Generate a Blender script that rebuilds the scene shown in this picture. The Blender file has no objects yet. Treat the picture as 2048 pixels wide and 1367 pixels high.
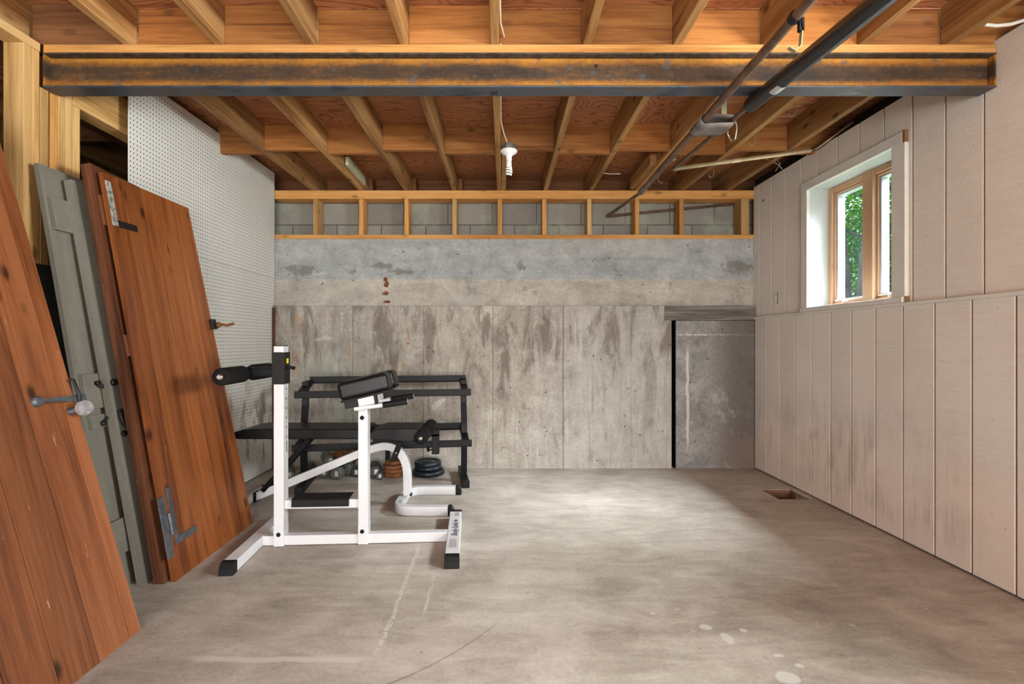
import bpy, math, random
from mathutils import Vector, Matrix
random.seed(7)
C = bpy.context.scene.collection
S = bpy.context.scene
PI = math.pi
F_PX, VX, VY, EYE = 1010.0, 1000.0, 684.0, 1.10

# ------------------------------------------------------------------ node helper
class NB:
    def __init__(s, name):
        s.m = bpy.data.materials.new(name); s.m.use_nodes = True
        s.t = s.m.node_tree; s.t.nodes.clear()
        s.out = s.t.nodes.new('ShaderNodeOutputMaterial')
        s.b = s.t.nodes.new('ShaderNodeBsdfPrincipled')
        s.t.links.new(s.b.outputs[0], s.out.inputs[0])
    def put(s, sock, v):
        if v is None: return
        if hasattr(v, 'is_output'): s.t.links.new(v, sock)
        else:
            if sock.type == 'RGBA' and len(v) == 3: v = (*v, 1)
            sock.default_value = v
    def node(s, typ, ins=(), **pr):
        n = s.t.nodes.new(typ)
        for k, v in pr.items(): setattr(n, k, v)
        for k, v in (ins.items() if isinstance(ins, dict) else enumerate(ins)): s.put(n.inputs[k], v)
        return n
    def loc(s): return s.node('ShaderNodeAttribute', attribute_name='loc').outputs['Vector']
    def tint(s): return s.node('ShaderNodeAttribute', attribute_name='tint').outputs['Fac']
    def pos(s): return s.node('ShaderNodeNewGeometry').outputs['Position']
    def map(s, v, sc=(1, 1, 1), lo=(0, 0, 0)):
        return s.node('ShaderNodeMapping', {'Vector': v, 'Scale': sc, 'Location': lo}).outputs[0]
    def noise(s, v, sc=1., det=4., ro=.55, di=0.):
        return s.node('ShaderNodeTexNoise', {'Vector': v, 'Scale': sc, 'Detail': det, 'Roughness': ro, 'Distortion': di}).outputs['Fac']
    def vor(s, v, sc=1., rnd=1.):
        return s.node('ShaderNodeTexVoronoi', {'Vector': v, 'Scale': sc, 'Randomness': rnd}).outputs['Distance']
    def math(s, op, a, b=None, c=None, clamp=False):
        n = s.node('ShaderNodeMath', (a,), operation=op, use_clamp=clamp)
        if b is not None: s.put(n.inputs[1], b)
        if c is not None: s.put(n.inputs[2], c)
        return n.outputs[0]
    def ramp(s, f, stops, interp='LINEAR'):
        n = s.node('ShaderNodeValToRGB', (f,)); e = n.color_ramp.elements; n.color_ramp.interpolation = interp
        while len(e) < len(stops): e.new(.5)
        for k, (p, c) in enumerate(stops):
            e[k].position = p; e[k].color = (c, c, c, 1) if isinstance(c, (int, float)) else (*c, 1)
        return n.outputs[0]
    def mix(s, f, a, b, blend='MIX'):
        n = s.node('ShaderNodeMix', data_type='RGBA', blend_type=blend)
        s.put(n.inputs[0], f); s.put(n.inputs[6], a); s.put(n.inputs[7], b)
        return n.outputs[2]
    def sep(s, v): return s.node('ShaderNodeSeparateXYZ', (v,)).outputs
    def smooth(s, x, a, b):      # smoothstep, works with a > b
        n = s.node('ShaderNodeMapRange', (x, a, b, 0., 1.), interpolation_type='SMOOTHSTEP'); return n.outputs[0]
    def fin(s, col=None, rough=.6, metal=0., bump=None, bs=.3, bd=.01, spec=None):
        s.put(s.b.inputs['Base Color'], col); s.put(s.b.inputs['Roughness'], rough); s.put(s.b.inputs['Metallic'], metal)
        if spec is not None: s.put(s.b.inputs['Specular IOR Level'], spec)
        if bump is not None:
            n = s.node('ShaderNodeBump', {'Strength': bs, 'Distance': bd, 'Height': bump}); s.t.links.new(n.outputs[0], s.b.inputs['Normal'])
        return s.m

def plain(name, col, rough=.5, metal=0., var=.12, sc=30., bs=.05, spec=None):
    n = NB(name); v = n.loc(); a = n.noise(v, sc, 3)
    lo = tuple(c * (1 - var) for c in col); hi = tuple(min(1, c * (1 + var)) for c in col)
    return n.fin(n.ramp(a, [(.3, lo), (.7, hi)]), rough, metal, a, bs, .002, spec)

def wood(name, dark, mid, lite, rough=.65, knot=.5, seam=0., gs=1., spots=0., spec=.3, scr=0.):
    n = NB(name); v = n.loc(); t = n.tint()
    g = n.noise(n.map(v, (.9 * gs, 20 * gs, 20 * gs)), 1., 5, .6, .9)
    f = n.noise(n.map(v, (5, 170, 170)), 1., 3, .6)
    w = n.noise(n.map(v, (.7, 3.5, 3.5)), 1.2, 2)
    h = n.math('ADD', n.math('MULTIPLY', g, .48), n.math('ADD', n.math('MULTIPLY', f, .24), n.math('MULTIPLY', w, .28)))
    col = n.ramp(h, [(.39, dark), (.49, mid), (.60, lite)])
    if knot:
        k = n.vor(n.map(v, (4.2, 8.5, 8.5)), 1.)
        km = n.smooth(n.math('ADD', k, n.math('MULTIPLY', f, .08)), .24, .09)
        col = n.mix(n.math('MULTIPLY', km, knot), col, tuple(c * .22 for c in dark))
    if spots:
        sp = n.smooth(n.noise(v, 26, 4, .7), .62, .74)
        col = n.mix(n.math('MULTIPLY', sp, spots), col, tuple(c * .25 for c in dark))
    if scr:
        sc = n.smooth(n.noise(n.map(v, (9, 60, 60)), 1., 4, .7, .5), .67, .74)
        col = n.mix(n.math('MULTIPLY', sc, scr), col, (.75, .55, .38))
    tv = n.ramp(t, [(0, .72), (1, 1.2)])
    col = n.mix(1., col, tv, 'MULTIPLY')
    return n.fin(col, rough, 0, h, .25, .004, spec)

# ------------------------------------------------------------------ materials
M = {}
M['joist'] = wood('joist_wood', (.165, .068, .020), (.345, .168, .055), (.49, .285, .115), .7, .75, spots=.25)
M['block'] = wood('blocking_wood', (.17, .060, .014), (.33, .125, .030), (.43, .19, .055), .7, .55, spots=.2)
M['stud'] = wood('stud_wood', (.38, .20, .065), (.57, .34, .125), (.66, .43, .19), .7, .65)
M['plate'] = wood('plate_wood', (.36, .15, .035), (.54, .26, .075), (.62, .34, .12), .7, .6)
M['rimdark'] = wood('old_dark_wood', (.10, .04, .015), (.19, .08, .03), (.25, .11, .045), .8, .4)
M['greenboard'] = wood('pale_green_board', (.36, .36, .22), (.50, .50, .34), (.58, .58, .42), .7, .4)
M['door_orange'] = wood('varnished_pine', (.115, .030, .008), (.255, .072, .016), (.36, .12, .032), .42, .9, gs=.8, spec=.4, scr=.35)
M['door_orange_worn'] = wood('worn_varnished_pine', (.10, .030, .010), (.19, .060, .020), (.265, .094, .035), .4, .9, gs=.8, spec=.45, scr=.6)
M['door_brown'] = wood('dark_varnished_pine', (.035, .012, .006), (.085, .027, .011), (.16, .06, .027), .45, .5, spec=.35, scr=1.)
M['window_pine'] = wood('window_pine', (.38, .20, .105), (.47, .27, .155), (.53, .33, .20), .5, .3)
M['greywood'] = wood('weathered_lintel', (.055, .045, .039), (.10, .084, .073), (.20, .18, .165), .85, .2)
M['brownend'] = plain('bare_brown_wood', (.22, .10, .035), .7)

def m_plywood():
    n = NB('plywood_subfloor'); v = n.loc()
    a = n.noise(n.map(v, (.75, 2.6, 1)), 1.35, 2, .5, 1.0)
    fr = n.math('FRACT', n.math('MULTIPLY', a, 25.))
    ln = n.smooth(n.math('ABSOLUTE', n.math('SUBTRACT', fr, .5)), .22, .05)
    f = n.noise(n.map(v, (6, 120, 20)), 1., 3)
    base = n.ramp(n.noise(v, 1.3, 4), [(.3, (.40, .155, .062)), (.7, (.56, .245, .105))])
    base = n.mix(n.math('MULTIPLY', ln, .85), base, (.14, .036, .012))
    base = n.mix(.3, base, n.ramp(f, [(.3, (.28, .09, .03)), (.7, (.60, .27, .115))]))
    k = n.smooth(n.vor(v, 1.7), .05, .02)
    base = n.mix(k, base, (.05, .015, .008))
    return n.fin(base, .7, 0, f, .15, .003)
M['plywood'] = m_plywood()

def m_steel(web):
    n = NB('rusted_steel_web' if web else 'mill_scale_flange'); v = n.loc()
    a = n.noise(n.map(v, (1.6, 7, 7)), 1.6, 7, .72); b = n.noise(v, 60, 4, .7); c = n.noise(v, 6, 5, .6)
    if web:
        z = n.sep(n.pos())[2]
        edge = n.math('ABSOLUTE', n.math('SUBTRACT', z, 2.325))
        r = n.math('ADD', n.math('ADD', n.math('MULTIPLY', n.smooth(edge, .015, .062), .30), n.math('MULTIPLY', a, .62)), n.math('MULTIPLY', b, .26))
        col = n.ramp(r, [(.36, (.024, .017, .012)), (.50, (.070, .036, .015)), (.62, (.21, .083, .012)), (.80, (.44, .185, .016))])
        sp = n.smooth(n.noise(v, 18, 3), .64, .70)
        col = n.mix(n.math('MULTIPLY', sp, .7), col, (.07, .075, .085))
        return n.fin(col, .75, .1, b, .5, .004)
    r = n.math('ADD', n.math('MULTIPLY', a, .6), n.math('MULTIPLY', c, .4))
    col = n.ramp(r, [(.38, (.020, .025, .034)), (.50, (.075, .088, .11)), (.57, (.085, .06, .042)), (.62, (.10, .12, .145)), (.70, (.30, .32, .35))])
    return n.fin(col, .5, .35, b, .3, .003)
M['flange_top'] = plain('brown_mill_scale', (.050, .040, .032), .55, .2, .7, 40, .4); M['web'] = m_steel(True); M['flange'] = m_steel(False)

def m_conc(name, kind):
    n = NB(name); v = n.pos(); x, y, z = n.sep(v)
    big = n.noise(v, 1.3, 5, .6); med = n.noise(v, 6, 6, .65, .6); fine = n.noise(v, 45, 5, .7)
    vs = n.noise(n.map(v, (6, 6, 1.6)), 1.6, 7, .7, .9)
    hs = n.noise(n.map(v, (1.5, 3, 5)), 1.5, 6, .68, .8)
    t = n.tint()
    if kind == 'low':
        h = n.math('ADD', n.math('MULTIPLY', vs, .34), n.math('ADD', n.math('MULTIPLY', med, .38), n.math('MULTIPLY', fine, .28)))
        col = n.ramp(h, [(.36, (.15, .13, .113)), (.45, (.30, .265, .23)), (.54, (.385, .35, .305)), (.64, (.50, .47, .425))])
        col = n.mix(n.math('MULTIPLY', n.smooth(n.math('ADD', x, n.math('MULTIPLY', med, .5)), .3, 1.3), .55), col, n.mix(.5, col, (.40, .405, .41)))
        ls = n.smooth(n.noise(n.map(v, (30, 1, 1.1)), 1.2, 5, .7, .4), .54, .68); col = n.mix(n.math('MULTIPLY', n.math('MULTIPLY', ls, n.smooth(big, .42, .56)), .5), col, (.56, .54, .50))
        ds = n.smooth(n.noise(n.map(v, (22, 1, .9), (7, 0, 3)), 1.3, 5, .7, .4), .56, .70); col = n.mix(n.math('MULTIPLY', ds, .5), col, (.15, .125, .105))
        # brown damp stains that hang from the top joint
        st = n.math('MULTIPLY', n.smooth(n.noise(n.map(v, (3.6, 1, 1.0)), 1.5, 5, .68, .7), .50, .66), n.smooth(z, .25, 1.1))
        col = n.mix(n.math('MULTIPLY', st, .72), col, (.135, .105, .085))
        rust = n.math('MULTIPLY', n.smooth(n.noise(n.map(v, (4, 1, 1.4)), 2., 4, .6, .4), .56, .7), n.smooth(x, -.3, -1.2))
        col = n.mix(n.math('MULTIPLY', rust, .6), col, (.42, .24, .12))
        gr = n.math('MULTIPLY', n.smooth(big, .50, .62), n.smooth(x, -.1, -1.0))
        col = n.mix(n.math('MULTIPLY', gr, .45), col, (.36, .40, .35))
        lime = n.math('MULTIPLY', n.smooth(n.noise(v, 4.3, 5, .6, .8), .60, .66), n.smooth(x, .2, -.7))
        col = n.mix(n.math('MULTIPLY', lime, .55), col, (.58, .58, .55))
        tb = n.ramp(t, [(0, .86), (1, 1.1)]); col = n.mix(1., col, tb, 'MULTIPLY')
        for (sx, sz, rx, rz) in ((-1.02, 1.15, .10, .34), (-.12, 1.27, .075, .20), (.05, .98, .06, .25), (.98, 1.18, .09, .22), (.40, 1.12, .10, .20), (-.62, 1.2, .05, .28), (-1.45, .7, .12, .25), (-1.7, 1.2, .06, .3)):
            dx = n.math('DIVIDE', n.math('SUBTRACT', x, sx), rx); dz = n.math('DIVIDE', n.math('SUBTRACT', z, sz), rz)
            d = n.math('ADD', n.math('SQRT', n.math('ADD', n.math('MULTIPLY', dx, dx), n.math('MULTIPLY', dz, dz))), n.math('MULTIPLY', n.math('SUBTRACT', vs, .5), 4.5))
            col = n.mix(n.math('MULTIPLY', n.smooth(d, 1.15, .35), .6), col, (.125, .095, .078))
    elif kind == 'up':
        for (sx, sz, rx, rz) in ((-1.04, 1.77, .10, .035), (-.88, 1.72, .16, .03), (-1.3, 1.72, .05, .03), (.19, 1.77, .05, .035), (2.1, 1.76, .15, .06), (-1.75, 1.73, .18, .05)):
            dx = n.math('DIVIDE', n.math('SUBTRACT', x, sx), rx); dz = n.math('DIVIDE', n.math('SUBTRACT', z, sz), rz)
            d = n.math('ADD', n.math('SQRT', n.math('ADD', n.math('MULTIPLY', dx, dx), n.math('MULTIPLY', dz, dz))), n.math('MULTIPLY', n.math('SUBTRACT', n.noise(v, 16, 5, .7), .5), 4.))
            st0 = n.math('MULTIPLY', n.smooth(d, 1.1, .5), .65)
            stc = st0 if (sx, sz) == (-1.04, 1.77) else n.math('MAXIMUM', stc, st0)
        h = n.math('ADD', n.math('MULTIPLY', hs, .3), n.math('ADD', n.math('MULTIPLY', med, .4), n.math('MULTIPLY', fine, .3)))
        col = n.ramp(h, [(.36, (.19, .183, .175)), (.44, (.31, .305, .29)), (.54, (.40, .39, .37)), (.64, (.52, .51, .485))])
        col = n.mix(1., col, n.ramp(t, [(0, (.85, .92, .97)), (.5, (.98, 1., 1.0)), (1, (1.10, 1.02, .93))]), 'MULTIPLY')
        st = n.smooth(n.noise(n.map(v, (2.4, 1, 4)), 1.7, 6, .75), .62, .72)
        col = n.mix(n.math('MAXIMUM', n.math('MULTIPLY', st, .55), stc), col, (.15, .125, .105))
    elif kind == 'patch':
        h = n.math('ADD', n.math('MULTIPLY', med, .6), n.math('MULTIPLY', fine, .4))
        col = n.ramp(h, [(.36, (.16, .15, .14)), (.5, (.25, .24, .23)), (.64, (.36, .35, .34))])
        wl = n.math('MULTIPLY', n.smooth(n.math('ABSOLUTE', n.math('ADD', n.math('SUBTRACT', x, 1.64), n.math('MULTIPLY', n.math('SUBTRACT', med, .5), .05))), .018, .004),
                    n.math('MULTIPLY', n.smooth(z, .1, .3), n.smooth(z, 1.12, .95)))
        wl2 = n.math('MULTIPLY', n.smooth(n.math('ABSOLUTE', n.math('SUBTRACT', z, 1.165)), .010, .002), n.smooth(fine, .42, .55))
        col = n.mix(n.math('MULTIPLY', n.math('MAXIMUM', wl, wl2), .7), col, (.66, .65, .64))
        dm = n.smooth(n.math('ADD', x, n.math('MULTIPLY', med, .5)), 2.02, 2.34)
        col = n.mix(n.math('MULTIPLY', dm, .75), col, (.10, .075, .062))  # right corner's shade put into the colour as dark brown
        lr = n.math('MULTIPLY', n.smooth(z, .4, .05), n.smooth(x, 1.75, 2.1)); col = n.mix(n.math('MULTIPLY', lr, .4), col, (.22, .13, .10))
    pit = n.smooth(n.vor(v, 11), .10, .05)
    pm = n.math('MULTIPLY', pit, n.smooth(n.noise(v, 3.1, 2), .50, .60))
    col = n.mix(n.math('MULTIPLY', pm, .85), col, (.05, .042, .038))
    ch = n.math('MULTIPLY', n.smooth(n.noise(n.map(v, (1, 1, 1.3)), 13, 3, .6, 1.2), .685, .73), .8); col = n.mix(ch, col, (.075, .06, .05))
    hz = n.smooth(n.noise(v, 2.1, 6, .7, .5), .55, .70); col = n.mix(n.math('MULTIPLY', hz, .3), col, (.62, .60, .56))
    hh = n.math('SUBTRACT', n.math('ADD', h, n.math('MULTIPLY', fine, .4)), pm)
    return n.fin(col, .9, 0, hh, .45, .012, .2)
M['conc_low'] = m_conc('board_formed_concrete', 'low'); M['conc_up'] = m_conc('banded_concrete', 'up'); M['conc_patch'] = m_conc('smooth_dark_concrete', 'patch')

def m_blockwall():
    n = NB('concrete_block'); v = n.pos(); x, y, z = n.sep(v)
    cv = n.node('ShaderNodeCombineXYZ', (x, z, 0.)).outputs[0]
    br = n.node('ShaderNodeTexBrick', {'Vector': n.map(cv, (1, 1, 1), (.07, .03, 0)), 'Color1': (.31, .29, .265, 1), 'Color2': (.40, .385, .345, 1), 'Mortar': (.17, .155, .14, 1),
                'Scale': 1., 'Mortar Size': .006, 'Mortar Smooth': .3, 'Brick Width': .405, 'Row Height': .2}, offset=.5)
    f = n.noise(v, 70, 4, .7); b = n.noise(v, 2.5, 3)
    col = n.mix(.5, br.outputs['Color'], n.ramp(f, [(.3, (.25, .24, .21)), (.7, (.60, .58, .53))]), 'MULTIPLY')
    col = n.mix(n.math('MULTIPLY', n.smooth(b, .5, .62), .4), col, (.38, .43, .32))
    return n.fin(col, .95, 0, n.math('SUBTRACT', f, br.outputs['Fac']), .5, .01, .15)
M['blockwall'] = m_blockwall()

def m_floor():
    n = NB('floor_concrete'); v = n.pos(); x, y, z = n.sep(v)
    big = n.noise(v, .8, 5, .6, .5); med = n.noise(v, 3.4, 6, .65, .7); fine = n.noise(v, 60, 4, .7); tro = n.noise(n.map(v, (2.2, 7, 1)), 1.1, 5, .62, 1.2)
    h = n.math('ADD', n.math('MULTIPLY', big, .35), n.math('ADD', n.math('MULTIPLY', med, .25), n.math('ADD', n.math('MULTIPLY', tro, .25), n.math('MULTIPLY', fine, .15))))
    col = n.ramp(h, [(.39, (.23, .195, .163)), (.47, (.345, .30, .255)), (.54, (.44, .392, .34)), (.62, (.55, .505, .45))])
    wob = n.math('MULTIPLY', n.math('SUBTRACT', med, .5), .05)
    def line_x(cx, w, y0, y1, amt, colr, c):
        d = n.math('ABSOLUTE', n.math('ADD', n.math('SUBTRACT', x, cx), wob))
        m = n.math('MULTIPLY', n.smooth(d, w, w * .3), n.math('MULTIPLY', n.smooth(y, y0, y0 + .12), n.smooth(y, y1, y1 - .12)))
        m = n.math('MULTIPLY', m, n.smooth(fine, .34, .6))
        return n.mix(n.math('MULTIPLY', m, amt), c, colr)
    def line_y(cy, w, x0, x1, amt, colr, c):
        d = n.math('ABSOLUTE', n.math('ADD', n.math('SUBTRACT', y, cy), wob))
        m = n.math('MULTIPLY', n.smooth(d, w, w * .3), n.math('MULTIPLY', n.smooth(x, x0, x0 + .15), n.smooth(x, x1, x1 - .1)))
        return n.mix(n.math('MULTIPLY', m, amt), c, colr)
    pale = (.60, .58, .51)
    col = line_x(-.435, .014, 1.74, 2.80, .75, pale, col)
    col = line_x(-.312, .010, 1.98, 2.47, .55, pale, col)
    col = line_y(1.755, .022, -1.15, -.42, .5, pale, col)
    col = line_y(3.24, .09, -1.6, -.6, .38, pale, col)
    col = line_y(3.40, .05, -1.6, -.7, .25, (.42, .26, .13), col)
    # white paint dabs (stains of their own)
    for (px, py, rx, ry) in ((.796, 1.951, .025, .02), (.845, 1.877, .022, .04), (.979, 1.775, .025, .014), (.944, 1.661, .038, .03), (.93, 1.93, .014, .012), (1.02, 1.72, .016, .012), (.62, 2.05, .012, .01)):
        dx = n.math('DIVIDE', n.math('SUBTRACT', x, px), rx); dy = n.math('DIVIDE', n.math('SUBTRACT', y, py), ry)
        d = n.math('ADD', n.math('SQRT', n.math('ADD', n.math('MULTIPLY', dx, dx), n.math('MULTIPLY', dy, dy))), n.math('MULTIPLY', n.math('SUBTRACT', med, .5), 2.2))
        col = n.mix(n.math('MULTIPLY', n.smooth(d, 1.05, .7), .5), col, (.66, .67, .64))
    dk = n.smooth(n.noise(n.map(v, (5, 9, 1)), 2.4, 4, .7, 1.), .66, .75); col = n.mix(n.math('MULTIPLY', dk, .45), col, (.15, .12, .095))
    sp = n.smooth(n.vor(v, 7), .05, .03); col = n.mix(n.math('MULTIPLY', sp, .5), col, (.10, .085, .075))
    ws = n.math('MULTIPLY', n.smooth(n.noise(n.map(v, (9, 16, 1)), 1.6, 3, .6), .66, .72), n.smooth(x, .3, 1.)); col = n.mix(n.math('MULTIPLY', ws, .5), col, (.62, .60, .56))
    # one thin hairline crack
    cr = n.math('ABSOLUTE', n.math('SUBTRACT', n.math('SUBTRACT', y, 1.55), n.math('MULTIPLY', n.math('MULTIPLY', n.math('ADD', x, .62), n.math('ADD', x, .62)), 1.15)))
    cm = n.math('MULTIPLY', n.smooth(cr, .006, .002), n.math('MULTIPLY', n.smooth(x, -.62, -.5), n.smooth(x, .05, -.08))); col = n.mix(n.math('MULTIPLY', cm, .5), col, (.09, .075, .065))
    ro = n.ramp(med, [(.35, .62), (.65, .78)])
    return n.fin(col, ro, 0, n.math('ADD', n.math('MULTIPLY', tro, .5), n.math('MULTIPLY', fine, .3)), .14, .01, .3)
M['floor'] = m_floor()

def m_siding(name, low):
    n = NB(name); v = n.pos(); x, y, z = n.sep(v)
    saw = n.noise(n.map(v, (1, 3.5, 150)), 1., 3, .6, .2); med = n.noise(v, 3., 5, .6); fine = n.noise(v, 60, 3)
    h = n.math('ADD', n.math('MULTIPLY', saw, .6), n.math('MULTIPLY', fine, .4))
    col = n.ramp(n.math('ADD', n.math('MULTIPLY', h, .6), n.math('MULTIPLY', med, .4)), [(.3, (.62, .555, .495)), (.5, (.70, .635, .575)), (.7, (.75, .69, .63))])
    t = n.tint()
    if low:
        pk = n.math('MULTIPLY', n.smooth(n.math('ADD', z, n.math('MULTIPLY', n.math('SUBTRACT', med, .5), .6)), .62, .3), .55)
        col = n.mix(pk, col, (.78, .62, .52))  # warm bounce light low on the wall, put into the colour
        # grey mildew creeping up in vertical streaks
        st = n.noise(n.map(v, (1, 26, 2.2)), 1.1, 5, .7, .25); pa = n.noise(v, 2.3, 4, .6, .6)
        mm = n.math('MULTIPLY', n.math('MULTIPLY', n.smooth(st, .34, .68), n.smooth(pa, .36, .62)), n.math('MULTIPLY', n.smooth(z, .85, .42), n.smooth(z, .02, .16)))
        mm = n.math('MULTIPLY', mm, n.smooth(y, 2.15, 2.7))
        col = n.mix(n.math('MULTIPLY', mm, .5), col, (.24, .20, .185))
    sp = n.smooth(n.vor(v, 15), .07, .04); col = n.mix(n.math('MULTIPLY', sp, n.math('MULTIPLY', n.smooth(med, .45, .55), .5)), col, (.25, .19, .16))
    col = n.mix(1., col, n.ramp(t, [(0, .95), (1, 1.04)]), 'MULTIPLY')
    return n.fin(col, .75, 0, h, .35, .006, .25)
M['siding_low'] = m_siding('rough_sawn_siding_stained', True); M['siding_up'] = m_siding('rough_sawn_siding', False)
M['groove'] = plain('groove_bare_paint', (.24, .14, .085), .8)
M['trimpaint'] = plain('grey_white_trim_paint', (.66, .63, .585), .55, var=.05, sc=12)
M['whitepaint'] = plain('white_jamb_paint', (.46, .47, .46), .5, var=.03, sc=9)

def m_peg():
    n = NB('white_pegboard'); v = n.loc(); y, z, x = n.sep(v)
    P = .0254
    def cell(a): return n.math('SUBTRACT', n.math('FRACT', n.math('DIVIDE', a, P)), .5)
    cy, cz = cell(y), cell(z)
    d = n.math('SQRT', n.math('ADD', n.math('MULTIPLY', cy, cy), n.math('MULTIPLY', cz, cz)))
    hole = n.smooth(d, .175, .125)
    w = n.pos(); a = n.noise(w, 1.4, 4)
    col = n.ramp(a, [(.3, (.66, .66, .615)), (.7, (.76, .755, .715))])
    px, py, pz = n.sep(w)
    st = n.noise(n.map(w, (1, 5, 2.2)), 1.5, 5, .7, .5)
    sm = n.math('MULTIPLY', n.smooth(st, .48, .62), n.math('MULTIPLY', n.smooth(pz, .95, .55), n.math('MULTIPLY', n.smooth(py, 3.35, 3.8), n.smooth(pz, .02, .2))))
    col = n.mix(n.math('MULTIPLY', sm, .75), col, (.22, .15, .09))
    col = n.mix(hole, col, (.012, .011, .010))
    return n.fin(col, .45, 0, n.math('MULTIPLY', hole, -1.), .5, .003, .35)
M['peg'] = m_peg()

def m_paintgrey():
    n = NB('grey_door_paint'); v = n.loc(); a = n.noise(n.map(v, (2, 14, 14)), 1., 4, .6); f = n.noise(v, 50, 3)
    col = n.ramp(n.math('ADD', n.math('MULTIPLY', a, .7), n.math('MULTIPLY', f, .3)), [(.3, (.155, .144, .116)), (.7, (.235, .222, .186))])
    return n.fin(col, .6, 0, a, .1, .003)
M['door_grey'] = m_paintgrey()
M['whitemetal'] = plain('white_powder_coat', (.63, .63, .65), .32, 0, .03, 8, .02)
M['blackmetal'] = plain('black_powder_coat', (.005, .005, .006), .45, 0, .2, 20, .05, .18)
M['vinyl'] = plain('black_vinyl', (.006, .006, .0065), .40, 0, .15, 120, .06, .28)
M['foam'] = plain('black_foam', (.009, .009, .009), .9, 0, .25, 160, .4, .15)
M['rubber'] = plain('black_rubber', (.008, .008, .008), .6, 0, .2, 60, .2, .2)
M['brownplastic'] = plain('dark_plastic_block', (.012, .0105, .010), .5, spec=.2)
M['chrome'] = plain('steel_cap', (.62, .60, .57), .22, .95, .05)
M['iron'] = plain('black_wrought_iron', (.010, .0105, .012), .5, .3, .4, 40, .3)
M['hingegrey'] = plain('grey_worn_hinge_steel', (.11, .115, .13), .5, .5, .35, 35, .3)
M['hingepaint'] = plain('paint_spattered_hinge', (.30, .29, .26), .6, .1, .75, 60, .3)
M['copper'] = plain('aged_copper', (.20, .125, .085), .36, .75, .35, 14, .05)
M['copperlight'] = plain('pale_copper_pipe', (.52, .40, .25), .4, .45, .2, 12, .05)
M['insul'] = plain('black_foam_insulation', (.015, .0155, .018), .34, 0, .3, 25, .05)
M['tape'] = plain('grey_duct_tape', (.20, .17, .155), .38, .35, .45, 18, .2)
M['tapelabel'] = plain('silver_label', (.45, .44, .42), .35, .4, .3, 90)
M['strap'] = plain('olive_webbing', (.26, .25, .14), .7)
M['wire'] = plain('galvanised_wire', (.33, .29, .23), .45, .5)
M['cable'] = plain('cream_cable', (.72, .62, .46), .5, 0, .05)
M['cablewhite'] = plain('white_cable', (.74, .70, .64), .5, 0, .05)
M['porcelain'] = plain('white_porcelain', (.86, .86, .86), .2, 0, .02)
M['galv'] = plain('galvanised_box', (.30, .32, .31), .4, .7, .35, 25)
M['yellow'] = plain('yellow_sticker', (.80, .66, .02), .4, 0, .05)
M['blackink'] = plain('black_ink', (.012, .012, .014), .5)
M['sticker'] = plain('silver_sticker', (.50, .49, .48), .35, .3, .15, 200)
M['hexgrey'] = plain('grey_hex_iron', (.105, .115, .105), .55, .2, .3, 25, .2)
M['hexdark'] = plain('dark_hex_iron', (.045, .045, .045), .5, .2, .35, 25, .2)
M['hexlabel'] = plain('pale_hex_label', (.50, .54, .48), .5, 0, .1)
def m_rust():
    n = NB('rusty_iron'); v = n.loc(); a = n.noise(v, 22, 5, .65)
    return n.fin(n.ramp(a, [(.3, (.06, .022, .010)), (.5, (.20, .070, .022)), (.7, (.34, .135, .045))]), .85, .1, a, .5, .005)
M['rust'] = m_rust()
def m_blueiron():
    n = NB('black_blue_iron_plate'); v = n.loc(); a = n.noise(v, 18, 5, .65)
    return n.fin(n.ramp(a, [(.35, (.010, .014, .020)), (.6, (.026, .034, .045)), (.75, (.16, .13, .09))]), .38, .4, a, .3, .004)
M['blueiron'] = m_blueiron()
def m_pit():
    n = NB('pit_brick'); v = n.loc(); a = n.noise(v, 14, 5, .65)
    return n.fin(n.ramp(a, [(.3, (.10, .045, .025)), (.5, (.22, .11, .065)), (.7, (.36, .20, .13))]), .9, 0, a, .5, .01)
M['pit'] = m_pit()
M['slotshade'] = plain('slot_shade_black', (.006, .006, .006), .9, spec=.1)  # shade inside the slot, put into the colour as near-black
M['darkconc'] = plain('near_black_concrete', (.030, .027, .024), .95, 0, .4, 9)  # one near-black concrete for outer walls and knee wall
M['darkgrit'] = plain('crumbled_concrete', (.17, .14, .115), .95, 0, .5, 30, .5)
M['plasticvinyl'] = plain('white_vinyl_sash', (.55, .56, .58), .4, 0, .02)
def m_glass(name, tr, rough, col):
    n = NB(name); n.t.nodes.remove(n.b)
    a = n.node('ShaderNodeBsdfTransparent', {0: (*col, 1)}); g = n.node('ShaderNodeBsdfGlossy', {'Color': (.9, .95, 1, 1), 'Roughness': rough})
    mx = n.node('ShaderNodeMixShader', (tr, a.outputs[0], g.outputs[0])); n.t.links.new(mx.outputs[0], n.out.inputs[0]); return n.m
M['glass'] = m_glass('window_glass', .025, .0, (.93, .97, .98))
def m_knobglass():
    n = NB('knob_glass'); n.b.inputs['Transmission Weight'].default_value = .85; n.b.inputs['IOR'].default_value = 1.5
    return n.fin((.9, .9, .95), .04)
M['knobglass'] = m_knobglass()
def m_leaf(name, a, b):
    n = NB(name); r = n.tint()
    col = n.ramp(r, [(0, a), (1, b)]); n.put(n.b.inputs['Transmission Weight'], 0.)
    n.fin(col, .7, 0, spec=.08)
    tl = n.node('ShaderNodeBsdfTranslucent', {0: n.mix(1., col, (1.5, 1.6, .6), 'MULTIPLY')})
    mx = n.node('ShaderNodeMixShader', (.4, n.b.outputs[0], tl.outputs[0])); n.t.links.new(mx.outputs[0], n.out.inputs[0]); return n.m
M['leaf'] = m_leaf('bright_leaves', (.02, .085, .010), (.15, .36, .025)); M['leafdark'] = m_leaf('blue_green_leaves', (.008, .065, .036), (.03, .17, .085))
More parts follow.
